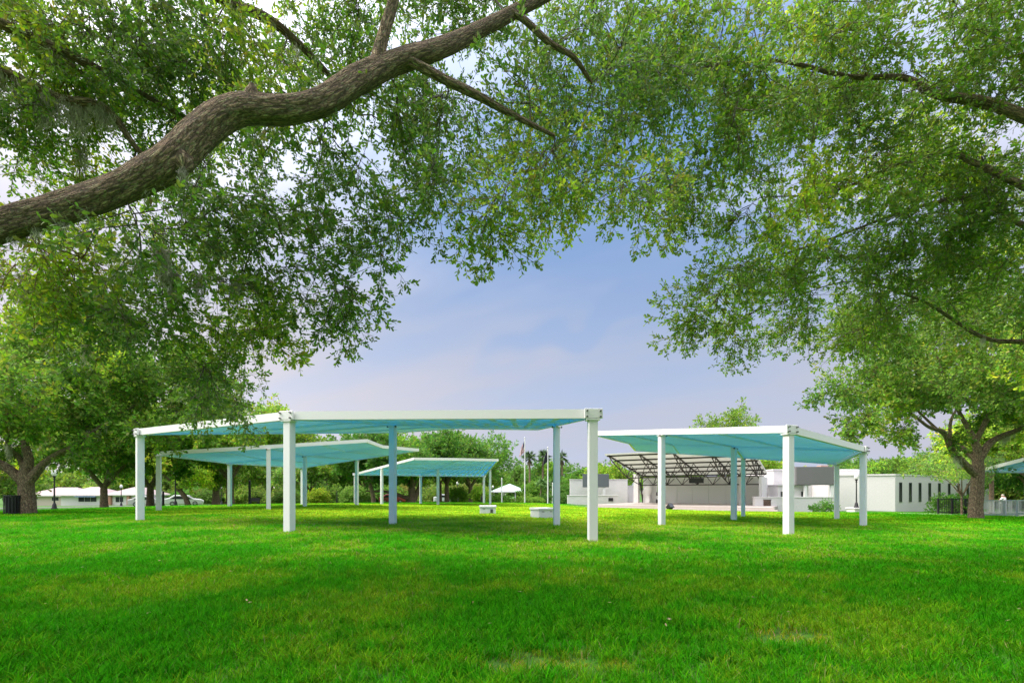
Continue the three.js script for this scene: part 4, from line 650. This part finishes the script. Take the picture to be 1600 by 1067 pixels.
tree('live_oak', 'broad oak with thick grey trunk at far left behind the litter bin', 'live oaks framing the view', {
  seed: 404, at: ground(-21, -21), sides: 26, step: 0.1, density: 8, sprays: 10, scale: 1.5, far: true, tint: [1.55, 1.45, 1.4], flare: 0.14,
  trunk: [[-20.95, -0.2, -21, 0.333], [-20.95, 0.6, -21, 0.289], [-21, 1.3, -21, 0.274], [-21, 1.9, -21, 0.259], [-21, 2.4, -21, 0.192]],
  limbs: [[[-20.9, 1.6, -21, 0.207], [-20.31, 2.31, -21, 0.148], [-19.62, 2.81, -21, 0.126], [-18.84, 3.14, -21, 0.111], [-17.94, 4.07, -21.3, 0.074], [-16.5, 5.32, -22, 0.0444], [-14.8, 6.15, -22.5, 0.0222]], [[-20.98, 1.9, -21, 0.207], [-20.89, 2.6, -21, 0.163], [-21.26, 3.36, -21.2, 0.133], [-21.22, 4.8, -21.5, 0.0888], [-20.55, 6.91, -22, 0.0444]], [[-21.1, 1.55, -21, 0.207], [-21.48, 2.08, -20.8, 0.178], [-21.9, 2.53, -20.5, 0.148], [-22.75, 3.27, -20.4, 0.111], [-24.01, 4.9, -20.5, 0.0592]], [[-21, 2.0, -21, 0.133], [-21.22, 2.64, -20.9, 0.104], [-21.3, 3.0, -20.6, 0.0888], [-20.79, 3.76, -20, 0.0592], [-18.99, 5.03, -18.5, 0.037]]],
  pads: PADS4, moss: [[-19.6, 2.9, -21, 0.5, 4, 0.7], [-21.2, 3.2, -20.8, 0.4, 8, 0.9], [-18, 4, -21.3, 0.7, 6, 0.9], [-22.4, 3.2, -20.4, 0.4, 4, 0.8]],
});
// ------------------------------------------------------------------ trees further off
function parkTree(label, x, z, h, cr, o = {}) {
  const R = rng(Math.round(x * 131 + z * 17) + 9000), b = ground(x, z), y = b[1], r = o.r ?? 0.3, fork = o.fork ?? 2.1, lean = o.lean ?? 0, top = [x + lean, y + fork, z], limbs = [], pads = [], n = o.limbs ?? 5;
  for (let k = 0; k < n; k++) { const a = k / n * 6.283 + R() * 0.8, q = cr * (0.55 + 0.25 * R()), hh = h * (0.62 + 0.2 * R()); limbs.push([[top[0], top[1] - 0.25, top[2], r * 0.6], [top[0] + Math.cos(a) * q * 0.35, y + lerp(fork, hh, 0.38), top[2] + Math.sin(a) * q * 0.35, r * 0.42], [top[0] + Math.cos(a) * q * 0.75, y + lerp(fork, hh, 0.75), top[2] + Math.sin(a) * q * 0.75, r * 0.2], [top[0] + Math.cos(a) * q, y + hh, top[2] + Math.sin(a) * q, r * 0.08]]); }
  const m = o.pads ?? 11, bottom = o.bottom ?? fork + 0.6;
  for (let k = 0; k < m; k++) { const a = k * 2.4 + R(), q = cr * Math.sqrt((k + 0.5) / m) * 0.82, dome = Math.sqrt(Math.max(0.05, 1 - (q / cr) ** 2)), pr = cr * (0.30 + 0.14 * R()), hh = bottom + (h - bottom) * (0.16 + (0.72 * dome) * (0.35 + 0.65 * R())); pads.push([top[0] + Math.cos(a) * q, y + hh, top[2] + Math.sin(a) * q, pr, pr * 0.7]); }
  return tree('oak_tree', label, 'trees round the park', { seed: Math.round(Math.abs(x * 7 + z * 3)) + 17, at: b, sides: 12, limbSides: 7, step: 0.35, scale: o.scale ?? 3, density: (o.density ?? 9) * 1.7, sprays: o.sprays ?? 10, far: true, tint: (o.tint ?? [1, 1, 1]).map((q) => q * 1.3), young: o.young ?? 0.7, flare: 0.3,
    trunk: [[x, y - 0.3, z, r * 1.1], [x + lean * 0.25, y + fork * 0.4, z, r * 0.95], [x + lean * 0.7, y + fork * 0.8, z, r * 0.9], [top[0], top[1], top[2], r * 0.75]], limbs: [...limbs, ...(o.extra ?? [])], pads, moss: o.moss ? [[top[0], y + fork + 0.9, top[2], cr * 0.55, o.moss, 1.3]] : null });
}
const OLIVE = [1.35, 1.15, 1.2], DARK = [0.8, 0.95, 1], LIME = [1.7, 1.45, 1], PALE = [1.5, 1.3, 1.9];
parkTree('oak with low arching limbs in front of the low houses', -33.6, -40, 8.6, 5.6, { r: 0.27, tint: OLIVE, fork: 1.9, moss: 8, young: 1.2, scale: 2.2 });
parkTree('oak behind the corner post of the nearest pavilion', -35, -47, 9, 5.4, { r: 0.32, tint: DARK, moss: 6, scale: 2.4 });
parkTree('leaning oak beside the white sedan', -40.6, -61, 8.5, 5.5, { r: 0.3, lean: -1.2, tint: LIME, moss: 8, scale: 2.5 });
parkTree('pale mossy trunk oak right of the white sedan', -39, -64, 9, 5.2, { r: 0.45, tint: OLIVE, moss: 16, scale: 2.6 });
parkTree('oak with heavy limb behind the left pavilion roof', -26.4, -45.5, 10.2, 6.4, { r: 0.34, tint: [1.15, 1.1, 1], fork: 2.6, moss: 6, scale: 2.4 });
parkTree('pale olive oak behind the left pavilion, left of the yellow shrub', -31.5, -76, 8.2, 5.2, { r: 0.25, tint: PALE, moss: 6 });
parkTree('oak with slim leaning dark trunk behind the far pavilion', -17.6, -62, 9.2, 5, { r: 0.26, lean: -0.8, tint: DARK, fork: 3, moss: 5 });
parkTree('large oak with double dark trunk and low sweeping limb behind the far pavilion', -13.2, -64, 10.2, 6.6, { r: 0.5, tint: DARK, fork: 2.2, moss: 8, extra: [[[-13.3, 0.1, -64, 0.3], [-14.4, 0.55, -63.8, 0.24], [-16.5, 1.15, -63.5, 0.17], [-19, 1.25, -63.2, 0.1]], [[-13.0, 0, -64.1, 0.36], [-12.3, 1.6, -64.2, 0.3], [-11.6, 3.6, -64.4, 0.18]]] });
parkTree('oak with two thin trunks behind the far pavilion centre', -10.6, -72, 9, 5, { r: 0.2, tint: OLIVE, fork: 3, moss: 4 });
parkTree('grey trunk oak behind the right half of the far pavilion', -9.4, -70, 9.6, 5.2, { r: 0.33, tint: [1, 1.05, 1], fork: 2.8, moss: 6 });
parkTree('airy oak with fine open crown standing against the sky left of the flagpoles', -6.5, -76, 10.6, 7, { r: 0.36, tint: [1.05, 1.15, 1.35], fork: 2.6, density: 7, sprays: 7, bottom: 3.6, young: 0.3 });
parkTree('oak in the second row behind the left pavilion', -42, -84, 9.8, 6.5, { r: 0.3, tint: OLIVE });
parkTree('dark oak in the second row behind the far pavilion', -24, -80, 9.6, 6, { r: 0.3, tint: DARK });
parkTree('tall sparse tree rising above the pavilion roof behind the stage', 33, -76, 15.4, 4.6, { r: 0.28, tint: [1.3, 1.15, 1], fork: 7, density: 4.5, sprays: 5, bottom: 8.5, scale: 2.6, pads: 12 });
parkTree('small tree behind the gap between wing wall and canopy', 15.6, -78, 5.6, 3.6, { r: 0.15, tint: LIME, fork: 1.6 });
parkTree('yellow green tree showing past the right tip of the canopy', 35.5, -72, 6.6, 3, { r: 0.15, tint: LIME, fork: 3 });
parkTree('round oak behind the white building near the rooftop unit', 59, -84, 8, 5, { r: 0.25, tint: DARK });
parkTree('oak behind the middle of the white building roof', 68, -86, 8, 6, { r: 0.3, tint: [1.2, 1.15, 1] });
parkTree('oak behind the slot windows, right of the rooftop', 77, -86, 8.4, 6, { r: 0.3, tint: OLIVE });
parkTree('oak behind the right end of the white building', 72, -74, 8, 5, { r: 0.25, tint: LIME });
parkTree('dark oak beyond the railing, behind the person', 59, -55, 8.5, 5.6, { r: 0.3, tint: DARK, moss: 4, fork: 2.4 });
parkTree('mossy oak beyond the railing at the picture edge', 49.5, -45.5, 9, 5.6, { r: 0.4, tint: [1, 1.1, 1], moss: 10, fork: 3 });
parkTree('slim oak beyond the railing with bare lower trunk', 37.5, -38, 7.5, 3.6, { r: 0.16, tint: LIME, fork: 3.2, moss: 6, scale: 2 });
parkTree('round dark tree behind the dark flag', 9, -112, 10.2, 5.6, { r: 0.3, tint: DARK, fork: 2, bottom: 1 });
parkTree('low broad tree behind the striped flag pole', 1.5, -140, 9.5, 9, { r: 0.4, tint: [1.1, 1.15, 1.1], bottom: 1 });
parkTree('dense tree left of the wing wall', 12.8, -92, 6.2, 3.4, { r: 0.2, tint: [0.95, 1.1, 1], bottom: 0.6, fork: 1.4 });
{ // the last row that closes the view behind the street
  const R = rng(5150), kinds = ['tall dark tree', 'broad olive tree', 'pale green tree', 'round crowned tree', 'thin crowned tree', 'dense low tree'];
  const spots = [[-150, 'behind the leftmost house'], [-132, 'left of the cream house roof'], [-118, 'over the cream house ridge'], [-104, 'over the white house ridge'], [-90, 'over the brick pier house'], [-76, 'right of the brick pier house'], [-62, 'behind the half hidden house'], [-48, 'behind the white sedan'], [-34, 'behind the yellow shrub'], [-20, 'behind the parked white van'], [-8, 'behind the picnic shelter ridge']];
  spots.forEach(([x, where], k) => parkTree(`${kinds[k % 6]} in the last row ${where}`, x, -148 + R() * 10 - (x < -100 ? 6 : 0), 9 + R() * 4, 7 + R() * 2.5, { r: 0.35, scale: 4.2, tint: [DARK, OLIVE, PALE, LIME, [1, 1, 1], DARK][k % 6], bottom: 0.8 }));
}
parkTree('slim young tree with pale trunk in front of the iron fence', 30.0, -32.4, 4.5, 2.4, { r: 0.07, tint: [1.7, 1.5, 2.6], fork: 1.5, scale: 1.1, density: 2, sprays: 5, young: 0.4, bottom: 2.0, limbs: 7 });

// ------------------------------------------------------------------ shrubs, hedges, palms
function shrub(name, label, x, z, rx, h, tint, group, scale = 1.3, dens = 1) {
  const R = rng(Math.round(x * 91 + z * 57) + 500), b = ground(x, z), t = thing(name, label, name === 'hedge' ? 'hedge' : 'shrub', b, 0, group), list = [[], []], wood = [], n = Math.round(70 * dens * rx * h / (scale * scale) * 3);
  for (let k = 0; k < 7; k++) { const a = k / 7 * 6.28 + R(); wood.push(tube([[0.05 * Math.cos(a) + (name === 'hedge' ? (k / 6 - 0.5) * rx * 1.6 : 0), -0.1, 0.05 * Math.sin(a), 0.03], [Math.cos(a) * rx * 0.3 + (name === 'hedge' ? (k / 6 - 0.5) * rx * 1.6 : 0), h * 0.45, Math.sin(a) * 0.2, 0.018], [Math.cos(a) * rx * 0.5 + (name === 'hedge' ? (k / 6 - 0.5) * rx * 1.4 : 0), h * 0.75, Math.sin(a) * 0.3, 0.006]], 5, { step: 0.2 })); }
  part('stem', wood, M.twig, t);
  for (let k = 0; k < n; k++) {
    let a, c, d; do { a = R() * 2 - 1; c = R() * 2 - 1; d = R() * 2 - 1; } while (a * a + c * c + d * d > 1); const dz = name === 'hedge' ? 0.5 : rx, q = V(a * rx * 0.85, h * 0.5 + c * h * 0.42, d * dz * 0.85), dir = V(a, c * 0.7 + 0.5, d).add(V(R() - 0.5, R() - 0.5, R() - 0.5)).normalize(), sc = scale * (0.7 + 0.5 * R()), v = 0.85 + 0.35 * R();
    list[k % 2].push({ m: new THREE.Matrix4().compose(q, new THREE.Quaternion().setFromUnitVectors(V(0, 0, 1), dir), V(sc, sc, sc)), c: rgb(tint[0] * v, tint[1] * v, tint[2] * v) });
  }
  list.forEach((l, k) => instances('foliage', SPRAY_FAR[k], M.leafFar, l, t));
}
shrub('shrub', 'rounded yellow green shrub at the lawn edge behind the left pavilion', -25.6, -64, 1.2, 1.5, [2.6, 1.9, 1], null);
shrub('shrub', 'bright lime shrub beside the farthest pavilion end posts', -4.4, -66, 0.75, 2.0, [2.2, 2.0, 1], null);
shrub('shrub', 'bright green shrub under the trees left of the far pavilion end', -8.2, -74, 1.2, 1.9, [1.6, 1.7, 1], null);
shrub('shrub', 'grey green shrub left of the yellow green shrub', -30.5, -66, 1.4, 1.2, [1.1, 1.1, 1.2], null);
shrub('shrub', 'pale loose shrub behind the short black post', -22, -69, 2.1, 1.8, [1.9, 1.7, 2.4], null, 1.6);
shrub('hedge', 'clipped low hedge in front of the picnic shelter', -2.2, -70, 2.2, 0.75, [1.1, 1.3, 1], 'low hedges by the flagpoles');
shrub('hedge', 'flowering low hedge round the taller flagpole', 2.3, -69.5, 2.0, 0.6, [2, 1.8, 1.8], 'low hedges by the flagpoles');
shrub('hedge', 'dark low hedge behind the shorter flagpole', 5.6, -71, 1.9, 0.8, [0.8, 1.0, 1], 'low hedges by the flagpoles');
shrub('shrub', 'dark rounded shrub right of the shorter flagpole', 6.8, -67, 0.8, 1.1, [0.8, 1.0, 1], null);
shrub('shrub', 'green shrub beside the lamp plinth', 29.7, -46.3, 0.6, 0.8, [0.9, 1.2, 1], null);
shrub('shrub', 'dark green shrub inside the iron fence', 31, -34.2, 0.9, 0.8, [0.9, 1.15, 1], null);
shrub('shrub', 'broad mid green bush under the palms', 4.2, -90, 2.4, 3.0, [1.3, 1.4, 1.1], null, 2);
shrub('shrub', 'dark bush right of the palms, left of the wing wall', 9.6, -86, 2.0, 2.6, [0.9, 1.1, 1], null, 2);
{ // undergrowth that fills the view between the trunks and reads as one mass
  const R = rng(808), belts = [['bushy undergrowth in the belt behind the left trees', -118, -30, -98, -6, 16, 3.0], ['bushy undergrowth behind the far pavilion trees', -34, -7, -100, -10, 9, 2.4], ['bushy undergrowth beyond the railing on the right', 62, 120, -60, -28, 12, 3.6]];
  for (const [label, x0, x1, z0, dz, n, h0] of belts) {
    const mx = (x0 + x1) / 2, b = ground(mx, z0), t = thing('undergrowth', label, 'undergrowth', b); t.userData.kind = 'stuff'; const list = [[], []], wood = [];
    for (let k = 0; k < n; k++) {
      const x = lerp(x0, x1, (k + 0.5 * R()) / n), z = z0 + dz * R() - (x < -40 ? (x + 40) * -0.55 : 0), rx = 3.2 + R() * 1.6, h = h0 * (0.7 + 0.5 * R()), tint = [0.9 + R() * 0.9, 0.95 + R() * 0.5, 1 + 0.6 * R()], y = gh(x, z) - b[1], ox = x - b[0], oz = z - b[2];
      for (let q = 0; q < 6; q++) { const a = q + R(); wood.push(tube([[ox, y - 0.1, oz, 0.06], [ox + Math.cos(a) * rx * 0.3, y + h * 0.45, oz + Math.sin(a) * rx * 0.3, 0.03], [ox + Math.cos(a) * rx * 0.5, y + h * 0.75, oz + Math.sin(a) * rx * 0.5, 0.012]], 5, { step: 0.4 })); }
      for (let q = 0; q < 26 * rx * h; q++) { let a, c, d; do { a = R() * 2 - 1; c = R() * 2 - 1; d = R() * 2 - 1; } while (a * a + c * c + d * d > 1); const dir = V(a, c * 0.7 + 0.5, d).add(V(R() - 0.5, R() - 0.5, R() - 0.5)).normalize(), sc = 3 * (0.7 + 0.5 * R()), v = 0.85 + 0.35 * R(); list[q % 2].push({ m: new THREE.Matrix4().compose(V(ox + a * rx * 0.85, y + h * 0.5 + c * h * 0.42, oz + d * rx * 0.85), new THREE.Quaternion().setFromUnitVectors(V(0, 0, 1), dir), V(sc, sc, sc)), c: rgb(tint[0] * v, tint[1] * v, tint[2] * v) }); }
    }
    part('stems', wood, M.twig, t); list.forEach((l, k) => instances('foliage', SPRAY_FAR[k], M.leafFar, l, t));
  }
}
for (const [x, z, h, cr, tint, label] of [[-68, -58, 9.5, 6.5, OLIVE, 'olive tree behind the trunk of the far left oak'], [-92, -66, 10, 7, [1, 1.1, 1], 'full green tree beside the street at the far left edge'], [-120, -92, 11, 8, DARK, 'dark tree across the street at the far left edge'], [76, -70, 9.5, 6, DARK, 'dark tree past the right end of the white building'], [70, -61, 10, 6, [1.1, 1.1, 1], 'full crowned tree behind the railing corner'], [95, -74, 11, 8, OLIVE, 'olive tree far behind the railing'], [90, -110, 11, 9, DARK, 'broad dark tree far behind the white building'], [62, -118, 10, 8, OLIVE, 'olive tree far behind the hall block'], [36, -112, 9, 7, [1, 1.1, 1], 'tree far behind the stage wall'], [20, -118, 9, 7, DARK, 'dark tree far behind the wing wall']]) parkTree(label, x, z, h, cr, { tint, scale: 3.4, bottom: 1 });
function palm(label, x, z, h, r, cr, tint, skirt) {
  const R = rng(Math.round(x * 77 + h * 13) + 40), b = ground(x, z), t = thing('cabbage_palm', label, 'palm', b, 0, 'palms beyond the flagpoles'), lean = (R() - 0.5) * 0.9;
  part('trunk', tube([[0, -0.2, 0, r * 1.3], [lean * 0.2, h * 0.3, 0, r], [lean * 0.6, h * 0.7, 0, r * 0.9], [lean, h, 0, r * 1.15]], 10, { rough: 0.06, step: 0.3 }), M.bark, t);
  const crown = [], m = mat([0.06 * tint, 0.13 * tint, 0.025 * tint], 0.7, { side: THREE.DoubleSide }), mk = (el, az, len) => {
    const pos = [], idx = [], d = V(Math.cos(el) * Math.cos(az), Math.sin(el), Math.cos(el) * Math.sin(az)), s = V(-Math.sin(az), 0, Math.cos(az)), o = V(lean, h, 0), hub = o.clone().addScaledVector(d, len * 0.45);
    const quad = (a, c, w) => { const k = pos.length / 3, e = V().subVectors(c, a), q = V().crossVectors(e, d).normalize().multiplyScalar(w); if (q.lengthSq() < 1e-9) q.set(w, 0, 0); for (const p of [a.clone().add(q), a.clone().sub(q), c.clone()]) pos.push(p.x, p.y, p.z); idx.push(k, k + 1, k + 2); };
    quad(o, hub.clone().addScaledVector(d, 0.3), 0.05);
    for (let k = -6; k <= 6; k++) { const a = k / 6 * 1.5, e = hub.clone().addScaledVector(d, Math.cos(a) * len * 0.6).addScaledVector(s, Math.sin(a) * len * 0.6); e.y -= len * (0.12 + 0.16 * Math.abs(a)); quad(hub, e, 0.055 * len); }
    const g = new THREE.BufferGeometry(); g.setAttribute('position', new THREE.Float32BufferAttribute(pos, 3)); g.setIndex(idx); g.computeVertexNormals(); return g;
  };
  for (let k = 0; k < 26; k++) crown.push(mk(-0.75 + 2.0 * Math.pow(R(), 0.8), R() * 6.28, cr * (0.8 + 0.35 * R())));
  part('crown', crown, m, t);
  if (skirt) part('dead_frond', [mk(-1.25, 0.4, cr), mk(-1.35, 3.4, cr * 0.9)], mat([0.16, 0.13, 0.08], 0.9, { side: THREE.DoubleSide }), t);
}
palm('tall palm with hanging dead fronds right of the taller flagpole', 3.5, -95, 8.9, 0.19, 1.7, 1, true);
palm('tall straight palm left of the dark flag', 6.0, -95, 9.0, 0.2, 1.8, 1.1, false);
palm('tall palm half hidden behind a near pavilion post', 10.0, -95, 8.9, 0.2, 1.7, 1, true);
palm('short palm with pale trunk under the bush canopy', 4.9, -84, 3.4, 0.14, 1.3, 1.9, false);
palm('short palm leaning beside the other short palm', 5.9, -84.5, 3.0, 0.14, 1.3, 1.7, false);

// ------------------------------------------------------------------ grass
function tuft(seed, blades, h, spread, w, lay = 1, bright = 1) {
  const R = rng(seed), pos = [], col = [], idx = [];
  for (let k = 0; k < blades; k++) {
    const a = R() * 6.28, r = spread * Math.sqrt(R()), x = Math.cos(a) * r, z = Math.sin(a) * r, dir = R() * 6.28, lean = (0.15 + 0.75 * R()) * h * lay, hh = h * (0.55 + 0.6 * R()), ww = w * (0.7 + 0.6 * R()), face = dir + 1.57 + (R() - 0.5), sx = Math.cos(face) * ww / 2, sz = Math.sin(face) * ww / 2, y = R() < 0.06, c = y ? [0.10, 0.26, 0.03] : ((q) => [q * (0.022 + 0.034 * R()), q * (0.25 + 0.10 * R()), q * 0.0015])(bright * (0.55 + 0.85 * R())), b = pos.length / 3;
    [[0, 1], [0.45, 0.9], [0.8, 0.6], [1, 0]].forEach(([t, q], i) => { const l = lean * t * t, yy = hh * (t - 0.22 * t * t * (lean / h)), px = x + Math.cos(dir) * l, pz = z + Math.sin(dir) * l, kk = 1; if (i < 3) { pos.push(px - sx * q, yy, pz - sz * q, px + sx * q, yy, pz + sz * q); col.push(...c.map((v) => v * kk), ...c.map((v) => v * kk)); } else { pos.push(px, yy, pz); col.push(...c); } });
    idx.push(b, b + 1, b + 2, b + 1, b + 3, b + 2, b + 2, b + 3, b + 4, b + 3, b + 5, b + 4, b + 4, b + 5, b + 6);
  }
  const g = new THREE.BufferGeometry(); g.setAttribute('position', new THREE.Float32BufferAttribute(pos, 3)); g.setAttribute('color', new THREE.Float32BufferAttribute(col, 3)); g.setIndex(idx); g.computeVertexNormals(); return g;
}
M.grass = phys([1, 1, 1], 0.8, { vertexColors: true, transmission: 0.45, thickness: 0, side: THREE.DoubleSide, specularIntensity: 0.05 });
{
  const R = rng(31337), zones = [[1.6, 10, 400, tuft(1, 16, 0.09, 0.06, 0.0052, 1.35, 1.08), 1, 'fine grass blades of the lawn close to the camera'], [5, 21, 150, tuft(2, 20, 0.08, 0.09, 0.0075, 1.35, 1.0), 1.12, 'grass blades of the lawn under the nearest pavilion'], [13, 58, 26, tuft(3, 28, 0.06, 0.22, 0.018, 1.9, 1.35), 1.25, 'grass blades of the far lawn']];
  const straw = [[0.25, -3.3, 0.75, 0.35], [2.2, -3.9, 0.55, 0.3], [-1.9, -9.2, 0.9, 0.25], [5, -11.5, 1.6, 0.4], [3.2, -9.5, 0.8, 0.3], [-4.4, -12.9, 1.2, 0.3]], c = new THREE.Color();
  for (const [d0, d1, dens, geo, sc, label] of zones) {
    const list = [], area = (d1 * d1 - d0 * d0) * 1.28, n = Math.round(area * dens);
    for (let k = 0; k < n; k++) {
      const d = Math.sqrt(d0 * d0 + R() * (d1 * d1 - d0 * d0)), x = (R() * 2 - 1) * d * 1.28, z = -d;
      const fade = d0 < 2 ? smooth(10, 5, d) : d0 < 6 ? smooth(5, 9, d) * smooth(21, 14, d) : smooth(13, 20, d); if (R() > fade) continue;
      if (Math.hypot(x - RING[0], z - RING[1]) > 34 && d > 30) continue;
      if (d > 40) { const q = V(x - 10.6, 0, z + 55).applyAxisAngle(V(0, 1, 0), -AX); if (q.z < 5.9 && q.x > -4.3) continue; if (z < -49.4 && x > 24) continue; }
      let dry = 0; for (const [sx, sz, rx, rz] of straw) dry = Math.max(dry, 1 - Math.hypot((x - sx) / rx, (z - sz) / rz)); dry += 0.35 * n2(x * 3, z * 3); dry = smooth(0.15, 0.7, dry);
      if (dry > 0.3 && R() < dry * 0.55) continue;
      const p = n2(x * 0.22, z * 0.22), p2 = n2(x * 0.9 + 40, z * 0.9), lush = 0.5 + 0.35 * p + 0.3 * p2, v = 0.8 + 0.35 * R(), s = sc * (0.7 + 0.5 * R() + 0.35 * smooth(0.2, 0.8, lush)) * (1 - 0.4 * dry), yel = smooth(0.35, 1.1, 0.33 + 0.6 * smooth(24, 12, Math.hypot(x - RING[0], z - RING[1])) - 0.25 * p + 0.25 * n2(x * 0.5 + 9, z * 0.5) + 0.2 * n2(x * 1.7, z * 1.7 + 5) + 0.4 * R());  // ring term of the yellowing also paints in the sunlit band
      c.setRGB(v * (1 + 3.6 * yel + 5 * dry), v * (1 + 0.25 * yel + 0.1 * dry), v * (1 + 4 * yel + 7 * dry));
      const ring = smooth(29, 15, Math.hypot(x - RING[0], z - RING[1])) * (0.65 + 0.55 * n2(x * 0.3 + 4, z * 0.3)); c.r *= 1 + 1.35 * ring; c.g *= 1 + 0.42 * ring; c.b *= 1 + 2 * ring;   // ring lawn: drier, yellower turf, with its sunlit brightness painted into the colour
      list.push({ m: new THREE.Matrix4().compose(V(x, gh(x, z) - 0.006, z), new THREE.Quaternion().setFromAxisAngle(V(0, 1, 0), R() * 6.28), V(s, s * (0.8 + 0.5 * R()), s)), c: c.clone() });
    }
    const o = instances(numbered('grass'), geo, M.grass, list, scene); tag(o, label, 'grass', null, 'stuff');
  }
}

{ // a few dry leaves shed on the lawn
  const R = rng(616), list = [], g = new THREE.CircleGeometry(0.5, 7).scale(0.4, 1, 1).rotateX(-Math.PI / 2);
  for (let k = 0; k < 220; k++) { const d = 4 + 10 * R(), x = (R() * 2 - 1) * d * 1.2, s = 0.028 + 0.02 * R(); list.push({ m: new THREE.Matrix4().compose(V(x, gh(x, -d) + 0.05 + 0.03 * R(), -d), new THREE.Quaternion().setFromEuler(new THREE.Euler((R() - 0.5) * 1.4, R() * 6.3, (R() - 0.5) * 1.4)), V(s, s, s)), c: rgb(0.22 + 0.14 * R(), 0.17 + 0.1 * R(), 0.08 + 0.05 * R()) }); }
  tag(instances('fallen_leaves', g, mat([1, 1, 1], 0.9, { side: THREE.DoubleSide }), list, scene), 'few dry tan leaves scattered in the lawn grass', 'leaves', null, 'stuff');
}
renderer.render(scene, camera);
